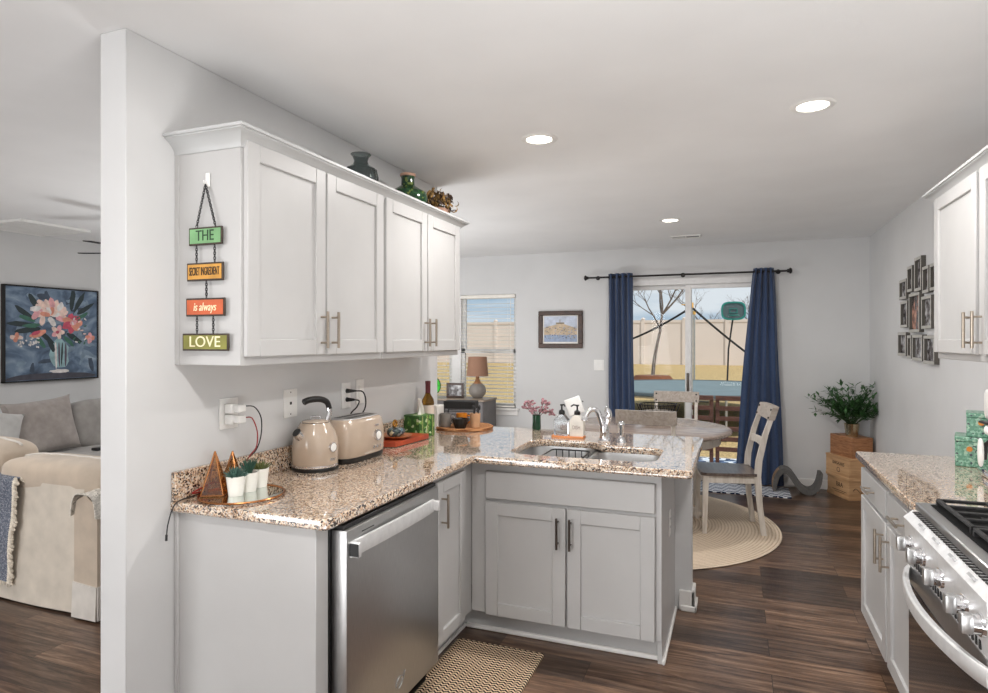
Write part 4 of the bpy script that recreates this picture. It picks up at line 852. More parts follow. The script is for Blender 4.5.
for x in (-.1, .1):
    for y in (-.045, .045): g = G(); g.cyl((x, y, 0), (x, y, .106), .004, n=8); P('leg', g, 'black', cr)
g = G()
for z in (.03, .06, .09): g.tube([(-.1, -.045, z), (.1, -.045, z), (.1, .045, z), (-.1, .045, z)], .0025, 5, True)
P('wire_rails', g, 'black', cr)
for k, (x, y, mt, lb, r0) in enumerate(((.125, 3.60, 'mug', 'grey ceramic mug on the woven mat beside the black bowl', .036), (.215, 3.650, 'orange', 'orange enamel mug on the woven mat behind the black bowl', .036))):
    m_ = T('coffee_mug', lb, 'mug', (x, y, TZ2), 0, 'mugs on the woven mat', True)
    P('mug_body', G().lathe([(0, 0), (r0*.8, 0), (r0, .015), (r0, .085), (r0*.9, .085), (r0*.9, .012), (0, .01)], n=28), mt, m_); g = G(); g.tube(smooth([(r0*.97, 0, .07), (r0+.022, 0, .068), (r0+.026, 0, .04), (r0*.97, 0, .02)], 4), .0045, 8); P('handle', g, mt, m_)
g = G(); g.lathe([(0, 0), (.030, 0), (.034, .006), (.050, .05), (.055, .062), (.049, .062), (.030, .012), (0, .01)], (.243, 3.565, TZ2), 64, flute=.025, fn=14); S('fluted_bowl', g, 'black', 'small black fluted bowl on the woven mat', 'bowl')
u_ = T('utensil_cup', 'tan cup holding dark spoons on the woven mat', 'utensil cup', (.305, 3.655, TZ2), 0, None, True)
P('cup', G().lathe([(0, 0), (.030, 0), (.034, .088), (.030, .088), (.027, .01), (0, .01)], n=28), 'tancup', u_)
for k, (a, b) in enumerate(((.012, .01), (-.012, .012), (.004, -.014))):
    g = G(); g.cyl((a*.4, b*.4, .012), (a*1.6, b*1.6, .11), .003, n=6); g.sell((a*1.8, b*1.8, .122), (.009, .009, .016), 1, n=10); P('spoon', g, 'iron', u_)
# flower vase on peninsula back edge
fv = T('flower_vase', 'dark green glass bud vase of dusty pink flowers behind the sink', 'vase of flowers', (.665, 3.80, CZ), 0, None, True)
P('vase_body', G().lathe([(0, 0), (.026, 0), (.028, .01), (.026, .09), (.022, .092), (.02, .012), (0, .01)], n=24), 'vased', fv)
gs = G(); gf = G(); rnd = random.Random(11)
for i in range(16):
    sx = -1 if i % 2 else 1; e_ = Vector((sx*rnd.uniform(.01, .10), rnd.uniform(-.03, .03), .11+rnd.uniform(.0, .075))); 
    gs.tube(smooth([(0, 0, .03), (e_.x*.35, e_.y*.4, .10), e_], 4), .0016, 5)
    for j in range(7):
        c_ = e_+Vector((rnd.uniform(-.016, .016), rnd.uniform(-.016, .016), rnd.uniform(-.018, .014))); gf.sell(c_, (.009, .008, .007), 1, n=8)
P('stems', gs, 'driedd', fv); P('blossoms', gf, 'pinkf', fv)
# kitchen floor mat
g = G(); g.prism(rrect(.565, 1.005, 2.0, 2.83, .01, 3), .0005, .008); S('kitchen_mat', g, 'matk', 'brown and cream woven chevron floor mat before the dishwasher', 'mat')

# ------------------------------------------------------------------ right side
RX = 2.446
wall_cab(2.66, 3.585, ((3.012, 3.572), (2.67, 2.975)), 'pale wall cabinet with two doors on the right wall', None, 0, '-x', 2.751, 'cabw', (2.751, W-.001), (3.155, 2.955) if False else (3.045, 2.945))
crown('crown_molding', [(W-.001, 3.585, 0, 1), (2.751, 3.585, -1, 1), (2.751, 2.62, -1, 0)], 'white crown molding on top of the right wall cabinet')
g = G(); g.lathe([(0, 0), (.05, 0), (.085, .03), (.10, .075), (.098, .082), (.092, .078), (.07, .03), (0, .01)], (2.835, 2.80, CT), 32); S('pewter_bowl', g, 'sagebowl', 'grey bowl on top of the right wall cabinet', 'bowl')
c = T('base_cabinet', 'pale base cabinet with two drawers and two doors beside the range', 'cabinet', (2.74, 3.05, 0))
g = G(); g.box(RX, W-.001, 2.52, 3.605, .114, .876, .002); P('cabinet_body', g, 'cabw', c)
for a, b, pu in ((3.046, 3.585, 3.078), (2.535, 3.008, 2.972)):
    g = G(); fb(g, '-x', RX, a, b, 0, .02, .725, .845, .003); dr = P('drawer', g, 'cabw', c); P('drawer_handle', pull('-x', RX-.02, 0, .785, 0, horiz=((a+b)/2-.07, (a+b)/2+.07)), 'nickel', dr)
    dd = P('door', shaker('-x', RX, a, b, .125, .708, .06), 'cabw', c); P('door_handle', pull('-x', RX-.02, pu, .525, .672), 'nickel', dd)
g = G(); g.box(RX+.06, W-.01, 2.52, 3.585, 0, .114); P('toe_kick', g, 'cabw', c)
S('countertop', slab(rpoly([(W-.648, 2.516), (W-.001, 2.516), (W-.001, 3.6358), (W-.648, 3.6358)], [0, 0, .004, .012]), [], .877, .914), 'granite', 'speckled granite countertop on the right, beside the gas range', 'countertop')
# jewelry boxes
for x, y, w_, d_, h, z, lb in ((2.757, 3.36, .235, .165, .133, CZ, 'green mosaic box with amber knob on the counter, lower of two'), (2.800, 3.36, .19, .150, .106, CZ+.1335, 'green mosaic box with amber knob, stacked on the other box')):
    b = T('mosaic_box', lb, 'box', (x, y, z), -.275, 'green mosaic boxes on the right counter', True)
    g = G(); g.box(0, w_, 0, d_, 0, h-.022, .003); P('box_body', g, 'green_enam', b); g = G(); g.box(-.001, w_+.001, -.001, d_+.001, h-.021, h, .003); P('box_lid', g, 'green_enam', b)
    g = G(); g.cyl((.052, -.0005, h*.62), (.052, -.018, h*.62), .007, .012, 8); P('knob', g, 'amberk', b)
em = T('coffee_maker', 'white and chrome coffee maker at the right edge beside the mosaic boxes', 'coffee maker', (2.848, 3.09, CZ), 0, None, True)
g = G(); g.box(-.06, .13, -.12, .10, 0, .035, .01, seg=2); P('drip_base', g, 'chrome', em); g = G(); g.box(-.01, .13, -.12, .10, .033, .215, .015, seg=3); P('machine_body', g, 'white', em)
g = G(); g.box(-.055, .13, -.12, .10, .216, .226, .003); P('seam_band', g, 'black', em); g = G(); g.box(-.045, .13, -.12, .095, .226, .37, .03, seg=3); P('water_tank', g, 'white', em)
g = G(); g.sell((-.040, .02, .195), (.02, .022, .022), 1, n=16); P('steam_knob', g, 'white', em)
g = G(); g.cyl((-.015, .0, .165), (-.01, .0, .145), .03, .032, 24); P('group_head', g, 'chrome', em); g = G(); g.tube([(-.012, .0, .15), (-.035, .04, .145), (-.047, .055, .125), (-.050, .058, .07)], [.010, .010, .012, .013], 10); pf = P('portafilter', g, 'black', em); g = G(); g.sell((-.060, .056, .098), (.010, .02, .060), .8, n=16); P('handle_sleeve', g, 'white', pf)
# range
rg = T('gas_range', 'stainless gas range with front knobs on the right', 'range', (2.72, 2.13, 0))
y0, y1 = 1.75, 2.512
g = G(); g.box(2.43, W-.01, y0, y1, .02, .90); P('range_body', g, 'steeld', rg)
g = G(); g.box(2.412, W-.01, y0, y1, .898, .925, .004); P('cooktop', g, 'steel', rg); g = G(); g.box(2.448, W-.05, y0+.035, y1-.035, .9251, .928, .001); P('burner_well', g, 'well', rg)
for x in (2.60, 2.86):
    for y in (1.93, 2.33):
        g = G(); g.lathe([(.055, 0), (.05, .008), (.035, .010), (.035, .018), (.028, .022), (0, .022)], (x, y, .928), 24); P('burner', g, 'iron', rg)
for a, b in ((y0+.04, y0+.375), (y0+.387, y1-.04)):
    g = G()
    for yy in (a+.006, (a+b)/2, b-.006, a+.09, b-.09): g.box(2.462, W-.065, yy-.006, yy+.006, .940, .951, .002)
    for x in (2.468, 2.60, 2.73, 2.86, W-.07): g.box(x-.006, x+.006, a, b, .940, .951, .002)
    for yy in (a+.008, b-.008):
        for x in (2.468, W-.07): g.box(x-.007, x+.007, yy-.007, yy+.007, .928, .942)
    P('grate', g, 'iron', rg)
g = G(); g.prism([(2.412, .902), (2.43, .902), (2.43, .73), (2.393, .73), (2.383, .868)], y0, y1, 'y'); g.prism([(2.412, .902), (2.383, .868), (2.386, .868), (2.416, .902)], y0, y1, 'y')
g = G(); g.add([(x, y, z) for y in (y0, y1) for x, z in ((2.432, .897), (2.404, .897), (2.378, .872), (2.388, .732), (2.432, .732))], [[0, 1, 6, 5], [1, 2, 7, 6], [2, 3, 8, 7], [3, 4, 9, 8], [4, 0, 5, 9], [4, 3, 2, 1, 0], [5, 6, 7, 8, 9]]); cp = P('control_panel', g, 'satin', rg)
g = G()
for i in range(30): yy = y0+.03+i*.0236; g.box(2.396, 2.424, yy, yy+.012, .8965, .899)
P('top_vents', g, 'blackm', cp)
for i in range(4): yy = 1.86+i*.15; g = G(); g.box(2.3795, 2.398, yy, yy+.03, .884, .892, rot=Matrix.Rotation(math.radians(45), 3, 'Y')); P('marker_strip', g, 'steel', cp)
g = G()
for i in range(26): yy = y0+.06+i*.0255; g.box(2.384, 2.392, yy, yy+.010, .738, .760)
P('lower_vents', g, 'blackm', cp)
for yy in (2.42, 2.29, 2.105, 1.91, 1.79):
    g = G(); g.cyl((2.386, yy, .805), (2.376, yy, .805), .029, .027, 28); g.cyl((2.377, yy, .805), (2.360, yy, .805), .024, .023, 28); kb = P('knob', g, 'chrome', cp)
    g = G(); g.box(2.338, 2.362, yy-.013, yy+.013, .782, .828, .003, seg=2); P('knob_grip', g, 'steel', kb)
g = G(); g.box(2.392, 2.43, y0+.005, y1-.002, .20, .728, .004); dr = P('oven_door', g, 'steel', rg); g = G(); g.box(2.3895, 2.393, y0+.02, y1-.02, .23, .655, .001); P('door_glass', g, 'ovenglass', dr)
g = G(); n = 28; hp = [(2.388-.060*math.sin(PI*i/n)**.75, y0+.012+(y1-y0-.024)*i/n, .690) for i in range(n+1)]
vs = []; fs = []
for x, y, z in hp: vs += [(x, y, z-.023), (x-.005, y, z-.018), (x-.007, y, z), (x-.005, y, z+.018), (x, y, z+.023), (x+.012, y, z+.021), (x+.012, y, z-.021)]
for i in range(n):
    for j in range(7): a = i*7+j; b = i*7+(j+1) % 7; fs.append([a, b, b+7, a+7])
fs += [list(range(7)), [n*7+j for j in range(6, -1, -1)]]; g.add(vs, fs); P('door_handle', g, 'satin', dr)
g = G(); g.box(2.396, 2.43, y0+.005, y1-.005, .03, .192, .004); P('warming_drawer', g, 'steel', rg)

# photo frames on right wall
FR = [(5.678, 5.46, 1.79, 1.94, 'small grey photo frame, left end of the top row of the wall collage'), (5.437, 5.29, 1.832, 2.02, 'narrow grey photo frame, second in the top row of the collage'), (5.235, 5.055, 1.822, 2.060, 'tall grey photo frame, highest one in the wall collage'), (5.030, 4.88, 1.795, 1.975, 'narrow grey photo frame directly right of the highest collage frame'), (4.855, 4.70, 1.80, 1.975, 'grey photo frame, top row of the collage, next to the cabinet edge'),
      (5.640, 5.43, 1.575, 1.775, 'grey photo frame, left end of the middle row of the collage'), (5.385, 5.10, 1.535, 1.815, 'large grey frame with a colour photo at the centre of the collage'), (5.055, 4.82, 1.555, 1.775, 'grey photo frame, right of the central colour photo in the collage'),
      (5.720, 5.47, 1.360, 1.540, 'grey photo frame, left end of the bottom row of the collage'), (5.430, 5.32, 1.345, 1.515, 'narrow grey photo frame, second in the bottom row of the collage'), (5.295, 5.03, 1.335, 1.518, 'wide grey photo frame, third in the bottom row of the collage'), (5.000, 4.75, 1.322, 1.510, 'grey photo frame, right end of the bottom row of the collage')]
for k, (ya, yb, z0, z1, lb) in enumerate(FR):
    fr = T('framed_photo', lb, 'photo frame', (W, (ya+yb)/2, z0), group='photo collage on the right wall')
    lo, hi = yb, ya; t = .022; D = .028
    g = G(); 
    for b in ((lo, hi, z0, z0+t), (lo, hi, z1-t, z1), (lo, lo+t, z0+t, z1-t), (hi-t, hi, z0+t, z1-t)): g.box(W-.03, W-.001, b[0], b[1], b[2], b[3], .001, 0)
    for i, f_ in enumerate(g.f):
        q = sum((g.v[j] for j in f_), Vector())/len(f_)
        if q.x > W-.0296: g.fm[i] = 1
    P('frame_border', g, ['fgray', 'fside'], fr); g = G(); g.box(W-.012, W-.002, lo+t, hi-t, z0+t, z1-t); P('photo_print', g, photo_mat('photo_%d' % k, k, k in (6, 9)), fr)

# ------------------------------------------------------------------ ceiling fittings
def can(x, y, label):
    o = T('recessed_light', label, 'ceiling light', (x, y, H), 0, 'recessed ceiling lights', True)
    P('trim_ring', G().lathe([(.062, -.001), (.066, -.006), (.088, -.004), (.092, -.0005), (.062, -.0005), (.062, -.001)], n=40), 'white', o)
    P('lens', G().lathe([(0, -.0035), (.055, -.0032), (.0625, -.0015), (.0625, -.0005), (0, -.0005)], n=32), 'can', o)
    l = light('lamp_glow', 'AREA', (x, y, H-.012), (0, 0, 0), 14, (1, .97, .94), shape='DISK', size=.13); l.parent = None
    return o
can(.92, 3.02, 'recessed ceiling light above the sink, left of the other near one'); can(2.15, 3.01, 'recessed ceiling light nearest the right wall, largest in view'); can(1.33, 5.44, 'recessed ceiling light above the dining table')
for x, y in ((.92, .75), (2.15, .75)):
    light('lamp_glow', 'AREA', (x, y, H-.012), (0, 0, 0), 14, (1, .97, .94), shape='DISK', size=.13)
for x, y in ((-2.4, 1.6), (-2.4, 5.2)):
    light('lamp_glow', 'AREA', (x, y, H-.012), (0, 0, 0), 14, (1, .97, .94), shape='DISK', size=.13)
v = T('ceiling_vent', 'small white air register in the dining ceiling near the curtain rod', 'vent', (1.39, 6.33, H-.012))
g = G(); g.prism([(1.25, 6.26), (1.53, 6.26), (1.53, 6.40), (1.25, 6.40)], H-.012, H-.0005, 'z', holes=[[(1.265, 6.275), (1.515, 6.275), (1.515, 6.385), (1.265, 6.385)]]); g.box(1.384, 1.396, 6.27, 6.39, H-.012, H-.001); P('vent_frame', g, 'white', v)
g = G()
for i in range(10): g.box(1.268+i*.0115, 1.272+i*.0115, 6.275, 6.385, H-.010, H-.002)
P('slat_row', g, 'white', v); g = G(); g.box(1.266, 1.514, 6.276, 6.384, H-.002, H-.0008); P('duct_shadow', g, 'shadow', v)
v = T('ceiling_vent', 'large white return air grille in the living room ceiling', 'vent', (-4.0, 3.75, H-.02))
g = G(); g.prism([(-4.33, 3.44), (-3.68, 3.44), (-3.68, 4.05), (-4.33, 4.05)], H-.02, H-.0005, 'z', holes=[[(-4.30, 3.47), (-3.71, 3.47), (-3.71, 4.02), (-4.30, 4.02)]]); P('vent_frame', g, 'white', v)
g = G()
for i in range(12): g.box(-4.30, -3.71, 3.48+i*.045, 3.515+i*.045, H-.016, H-.004, rot=None)
P('slat_row', g, 'white', v)
fn = T('ceiling_fan', 'black ceiling fan in the living room, mostly behind the wall end', 'ceiling fan', (-2.60, 3.87, 2.2), 0, None, True)
P('motor_housing', G().lathe([(0, -.04), (.09, -.03), (.11, .02), (.09, .06), (.03, .08), (0, .08)], n=28), 'blackm', fn); P('down_rod', G().cyl((0, 0, .07), (0, 0, H-2.2-.001), .012, n=10), 'blackm', fn)
for k in range(5):
    a = math.radians(201+72*k); g = G(); g.box(.12, .67, -.045, .045, -.004, .004, .003); g.xf(Matrix.Rotation(a, 4, 'Z') @ Matrix.Rotation(-.10, 4, 'X')); P('blade', g, 'blackm', fn)

# ------------------------------------------------------------------ dining area
g = G(); g.lathe([(0, 0), (1.17, 0), (1.18, .005), (1.17, .010), (0, .011)], (.99, 5.24, .0005), 96); S('round_rug', g, 'jute', 'round braided jute rug under the dining table', 'rug')
tb = T('dining_table', 'round dining table with weathered brown top and white pedestal', 'table', (1.115, 5.41, .0115), 0, None, True)
P('tabletop', G().lathe([(0, .71), (.69, .71), (.702, .718), (.702, .735), (.692, .742), (0, .742)], n=72), 'tablew', tb); P('apron', G().lathe([(.60, .63), (.615, .63), (.615, .711), (.60, .711), (.60, .63)], n=64), 'chairw', tb)
P('pedestal', G().lathe([(0, .14), (.07, .14), (.085, .18), (.06, .24), (.075, .34), (.095, .42), (.06, .52), (.055, .60), (.10, .66), (.10, .711), (0, .711)], n=36), 'chairw', tb)
for k in range(4):
    a = k*PI/2+.15; g = G(); g.tube(smooth([(.04, 0, .20), (.16, 0, .19), (.30, 0, .09), (.42, 0, .045)], 5), [.04]*10+[.036]*5+[.045], 12, flat=.9); g.sell((.43, 0, .032), (.055, .042, .032), .9, 1, 16); g.xf(Matrix.Rotation(a, 4, 'Z')); P('pedestal_foot', g, 'chairw', tb)
def rbar(g, pts, wx, wy):
    vs = []; fs = []
    for i, p in enumerate(pts):
        a = wx[i] if isinstance(wx, (list, tuple)) else wx; b = wy[i] if isinstance(wy, (list, tuple)) else wy
        vs += [(p[0]-a/2, p[1]-b/2, p[2]), (p[0]+a/2, p[1]-b/2, p[2]), (p[0]+a/2, p[1]+b/2, p[2]), (p[0]-a/2, p[1]+b/2, p[2])]
    for i in range(len(pts)-1):
        for j in range(4): q = i*4+j; r = i*4+(j+1) % 4; fs.append([q, r, r+4, q+4])
    fs += [[3, 2, 1, 0], [len(pts)*4-4+j for j in range(4)]]; g.add(vs, fs); return g
def chair(label, loc, rz):
    c = T('dining_chair', label, 'chair', loc, rz, 'dining chairs round the table', True)
    g = G(); g.prism(rpoly([(-.20, -.20), (.20, -.20), (.235, .22), (-.235, .22)], [.02, .02, .05, .05], 4), .440, .462); P('seat', g, 'seatw', c)
    g = G(); g.prism([(-.185, -.195), (.185, -.195), (.215, .195), (-.215, .195)], .385, .440, 'z', holes=[[(-.165, -.175), (.165, -.175), (.19, .175), (-.19, .175)]]); P('seat_apron', g, 'chairw', c)
    for s_ in (-1, 1): P('front_leg', rbar(G(), [(s_*.205, .195, 0), (s_*.205, .19, .25), (s_*.205, .185, .44)], [.030, .036, .042], [.030, .036, .042]), 'chairw', c)
    for s_ in (-1, 1): P('rear_post', rbar(G(), [(s_*.187, -.235, 0), (s_*.187, -.205, .22), (s_*.187, -.19, .44), (s_*.187, -.20, .56), (s_*.187, -.245, .76), (s_*.187, -.315, .965)], [.028]*6, [.036, .040, .046, .044, .038, .032]), 'chairw', c)
    g = G(); n = 10
    def rail(z0, z1, yy0, yy1, b=.02, hw=.174, th=.011):
        g = G(); pts = [(-hw+2*hw*i/n, -b*math.sin(PI*i/n)) for i in range(n+1)]; vs = []; fs = []
        for x, o in pts: vs += [(x, yy0+o-th, z0), (x, yy0+o+th, z0), (x, yy1+o+th, z1), (x, yy1+o-th, z1)]
        for i in range(n):
            for j in range(4): a = i*4+j; q = i*4+(j+1) % 4; fs.append([a, q, q+4, a+4])
        fs += [[3, 2, 1, 0], [n*4+j for j in range(4)]]; g.add(vs, fs); return g
    P('top_rail', rail(.868, .968, -.284, -.316, .012, .212, .022), 'chairg' , c); P('middle_rail', rail(.665, .715, -.222, -.232), 'chairw', c)
    g = G()
    for s_ in (-1, 1):
        for z, y in ((.945, -.305), (.885, -.285)): g.cyl((s_*.187, y+.024, z), (s_*.187, y+.016, z), .008, n=10)
    P('bolts', g, 'black', c); return c
RZ = .0115
ch = chair('white-framed dining chair with dark seat, standing side-on by the curtain', (1.774, 5.27, RZ), math.radians(100.5))
for (loc, rz, lb) in (((1.245, 4.85, RZ), 0, 'dining chair with its back to the peninsula, top rail above the sink counter'), ((1.30, 6.06, RZ), PI, 'dining chair on the door side of the table, behind the wire bowl')):
    c2 = copy_tree(ch); c2.location = loc; c2.rotation_euler = (0, 0, rz); c2['label'] = lb
bk = T('wire_bowl', 'dark wire bowl with flared handles on the dining table', 'bowl', (1.20, 5.70, .7545), .35, None, True)
g = G()
for k, (r_, z) in enumerate(((.10, .004), (.125, .055), (.145, .11), (.158, .160))): g.tube([(r_*math.cos(a*PI/16), r_*math.sin(a*PI/16), z) for a in range(32)], .003 if k < 3 else .005, 6, True)
for i in range(26): a = i*PI/13; g.tube([(.10*math.cos(a), .10*math.sin(a), .004), (.132*math.cos(a+.1), .132*math.sin(a+.1), .08), (.158*math.cos(a), .158*math.sin(a), .16)], .0022, 5)
P('wire_basket', g, 'basketm', bk)
for s_ in (-1, 1): g = G(); g.tube([(s_*.11, -.05, .003), (s_*.178, -.05, .163), (s_*.178, .05, .163), (s_*.11, .05, .003)], .005, 6); P('side_handle', g, 'basketm', bk)
g = G(); g.lathe([(0, .004), (.098, .004), (.140, .10), (.135, .10), (.094, .009), (0, .009)], n=28); P('liner', g, 'mug', bk)
# curtains & rod
rd = T('curtain_rod', 'thin dark curtain rod over the sliding door with knob ends', 'curtain rod', (1.316, 6.90, 2.17))
g = G(); g.cyl((.31, 6.90, 2.175), (2.32, 6.90, 2.175), .010, n=14); P('rod', g, 'rodm', rd)
for s_, x in ((-1, .31), (1, 2.32)):
    g = G(); g.cyl((x, 6.9, 2.175), (x+s_*.022, 6.9, 2.175), .016, .020, 16); g.sell((x+s_*.032, 6.9, 2.175), (.018, .03, .03), 1, n=16); P('finial', g, 'rodm', rd)
for x in (.40, 1.315, 2.245): g = G(); g.cyl((x, 6.90, 2.178), (x, YF-.0005, 2.178), .006, n=8); g.cyl((x, YF-.008, 2.178), (x, YF-.0005, 2.178), .024, n=16); P('bracket', g, 'rodm', rd)
def curtain(label, xt0, xt1, xb0, xb1, ztop, zbot, folds, swing=0, seed=0, powr=1.0):
    c = T('curtain', label, 'curtain', ((xb0+xb1)/2, 6.90, zbot), group='navy curtains at the sliding door')
    def fn(u, v):
        q = (1-v)**0 * v**powr
        a = xt0+(xb0-xt0)*q; b = xt1+(xb1-xt1)*q
        x = a+(b-a)*u; w_ = .028*(.85+.15*math.sin(5*v+seed)); y = 6.898+w_*math.cos(u*folds*2*PI)*(1-.15*v)+.010*math.sin(u*9+v*5+seed)*v
        return (x+.004*math.sin(v*9+u*20), y, ztop+(zbot-ztop)*v)
    g = G(); g.grid(fn, 84, 30, thick=.003); P('curtain_fabric', g, 'navy', c)
    for k in range(folds*2):
        u = (k+.5)/(folds*2); x = xt0+(xt1-xt0)*u; g = G(); g.tube([(x, 6.90+.022*math.cos(a*PI/8), 2.175+.022*math.sin(a*PI/8)) for a in range(16)], .004, 6, True); P('grommet', g, 'rodm', c)
    return c
curtain('navy curtain at the left end of the rod, hanging straight', .530, .790, .545, .825, 2.212, .03, 4, 0, 1)
curtain('navy curtain at the right end of the rod, flaring towards the floor', 2.012, 2.195, 1.832, 2.295, 2.212, .02, 4, 0, 3, .8)
# picture
pf = T('framed_picture', 'small brown framed landscape picture on the far wall by the window', 'picture', (-.033, YF, 1.39))
x0, x1, z0, z1 = -.292, .227, 1.391, 1.817; t = .052
g = G()
for b in ((x0, x1, z0, z0+t), (x0, x1, z1-t, z1), (x0, x0+t, z0+t, z1-t), (x1-t, x1, z0+t, z1-t)): g.box(b[0], b[1], YF-.032, YF-.001, b[2], b[3], .005)
P('frame', g, 'frame', pf)
g = G(); g.box(x0+t, x1-t, YF-.018, YF-.004, z0+t, z1-t); P('picture_mat', g, 'paper', pf)
ax0, ax1, az0, az1 = x0+t+.015, x1-t-.012, z0+t+.02, z1-t-.008
g = G(); yy = YF-.0185
g.box(ax0, ax1, yy-.0006, yy, az0, az1, 0, 0); g.box(ax0, ax1, yy-.001, yy-.0005, az0, az0+.08, 0, 1); rnd = random.Random(4)
hill = [(ax0, az0+.08), (ax1, az0+.08), (ax1, az0+.15), (ax0+.32, az0+.175), (ax0+.25, az0+.20), (ax0+.19, az0+.215), (ax0+.13, az0+.195), (ax0+.06, az0+.18), (ax0, az0+.165)]
g.prism(hill, yy-.0015, yy-.0008, 'y', m=2)
for i in range(150):
    x = rnd.uniform(ax0+.005, ax1-.02); z = az0+rnd.uniform(.03, .165); w_ = rnd.uniform(.004, .014); h_ = rnd.uniform(.004, .014); g.box(x, x+w_, yy-.002-.0001*i*.05, yy-.0014, z, z+h_, 0, rnd.choice((2, 3, 4, 1, 4)))
g.box(ax0+.14, ax0+.24, yy-.003, yy-.0015, az0+.205, az0+.222, 0, 3); g.box(ax0+.185, ax0+.193, yy-.003, yy-.0015, az0+.222, az0+.255, 0, 3)
P('painted_view', g, ['p_sky', 'p_sea', 'p_sand', 'p_hill', 'p_boat'], pf)
# sideboard + lamp etc
sb = T('sideboard', 'low grey sideboard under the window carrying the lamp', 'sideboard', (-1.5, 6.77, 0))
g = G(); g.box(-2.18, -.812, 6.57, 6.955, .08, .785, .003); P('cabinet_body', g, 'grayside', sb); g = G(); g.box(-2.20, -.80, 6.555, 6.958, .785, .805, .003); P('top', g, 'sidetop', sb)
for x in (-2.15, -.85):
    for y in (6.60, 6.92): g = G(); g.box(x-.02, x+.02, y-.02, y+.02, 0, .08); P('foot', g, 'grayside', sb)
for k in range(3):
    a = -2.17+k*.452; dd = P('door', shaker('-y', 6.57, a, a+.446, .10, .775, .05, .016), 'grayside', sb); P('knob', G().cyl((a+.40, 6.554, .45), (a+.40, 6.53, .45), .012, n=12), 'bronze', dd)
lp = T('table_lamp', 'grey gourd table lamp with brown drum shade on the sideboard', 'lamp', (-.985, 6.80, .8055), 0, None, True)
P('lamp_base', G().lathe([(0, 0), (.055, 0), (.06, .008), (.095, .05), (.103, .09), (.09, .135), (.055, .17), (0, .175)], n=36), 'gbase', lp); P('neck', G().lathe([(.056, .168), (.032, .195), (.022, .225), (.018, .27), (0, .27)], n=24), 'lampwood', lp)
P('lamp_shade', G().lathe([(.128, .258), (.108, .482), (.105, .482), (.125, .258), (.128, .258)], n=40), 'gshade', lp); P('lamp_stem', G().cyl((0, 0, .265), (0, 0, .40), .006, n=8), 'bronze', lp)
P('shade_spider', G().box(-.106, .106, -.002, .002, .462, .466).box(-.002, .002, -.106, .106, .462, .466).cyl((0, 0, .39), (0, 0, .47), .003, n=6), 'bronze', lp)
pf = T('photo_stand', 'small dark framed photo standing on the sideboard beside the lamp', 'photo frame', (-1.238, 6.72, .8055), .1, None, True)
R = Matrix.Rotation(-.12, 3, 'X'); g = G()
for b in ((-.105, .105, 0, .025), (-.105, .105, .15, .175), (-.105, -.08, .025, .15), (.08, .105, .025, .15)): g.box(b[0], b[1], -.01, .01, b[2], b[3], .003)
P('frame_border', g, 'frame', pf); g = G(); g.box(-.08, .08, -.004, .006, .025, .15); P('photo_print', g, photo_mat('photo_stand_print', 21), pf); g = G(); g.box(-.02, .02, .01, .07, 0, .006); P('easel_back', g, 'blackm', pf)
gd = T('stained_glass_disc', 'round green stained glass disc standing on the sideboard at the window', 'glass disc', (-1.60, 6.85, .8055), 0, None, True)
g = G(); g.cyl((0, -.004, .125), (0, .004, .125), .108, n=40); P('glass_panel', g, 'greenglass', gd); g = G(); g.tube([(.110*math.cos(a*PI/20), 0, .125+.110*math.sin(a*PI/20)) for a in range(40)], .006, 6, True); g.box(-.108, .108, -.006, .006, .123, .127); g.box(-.002, .002, -.006, .006, .018, .232); g.tube([(.06*math.cos(a*PI/12), -.004, .125+.06*math.sin(a*PI/12)) for a in range(24)], .003, 5, True); g.box(-.05, .05, -.03, .03, 0, .012); P('lead_frame', g, 'blackm', gd)
# door mat, lounge, crates, plant
g = G(); g.prism(rrect(1.22, 2.33, 6.455, 6.865, .01, 3), .0005, .012); S('door_mat', g, 'matd', 'navy and white patterned mat inside the sliding door', 'mat')
ln = T('cat_lounge', 'wavy charcoal cat scratcher lounge on the floor below the far wall', 'cat lounge', (2.40, 6.76, 0))
pts = smooth([(2.195, .012), (2.20, .09), (2.225, .17), (2.27, .215), (2.325, .20), (2.375, .13), (2.425, .055), (2.49, .022), (2.55, .05), (2.585, .12), (2.598, .20)] if False else [(2.195, .012, 0), (2.20, .09, 0), (2.225, .17, 0), (2.27, .215, 0), (2.325, .20, 0), (2.375, .13, 0), (2.425, .058, 0), (2.49, .025, 0), (2.55, .05, 0), (2.585, .12, 0), (2.600, .215, 0)], 4)
def ribbon(pts, th, y0, y1):
    k = len(pts); L = []; Rr = []
    for i in range(k):
        a = pts[min(i+1, k-1)]-pts[max(i-1, 0)]; n_ = Vector((-a.y, a.x, 0)).normalized(); tt = th*(.55+.45*math.sin(PI*min(1, max(0, i/(k-1)))))
        L.append((pts[i].x+n_.x*tt, max(.001, pts[i].y+n_.y*tt))); Rr.append((pts[i].x-n_.x*tt, max(.001, pts[i].y-n_.y*tt)))
    vs = [(a, y, b) for y in (y0, y1) for a, b in L+Rr]; fs = []; K = 2*k
    for i in range(k-1):
        fs += [[i, i+1, K+i+1, K+i], [k+i, k+i+1, K+k+i+1, K+k+i], [i, i+1, k+i+1, k+i], [K+i, K+i+1, K+k+i+1, K+k+i]]
    fs += [[0, k, K+k, K], [k-1, 2*k-1, K+2*k-1, K+k-1]]; g = G(); g.add(vs, fs); return g
P('scratch_pad', ribbon(pts, .026, 6.655, 6.845), 'lounge', ln); P('edge_band', ribbon([p+Vector((0, .0015, 0)) for p in pts[:14]], .0275, 6.70, 6.80), 'loungew', ln)
ang = math.atan2(.37, -.16)   # direction of the left-hand crate faces
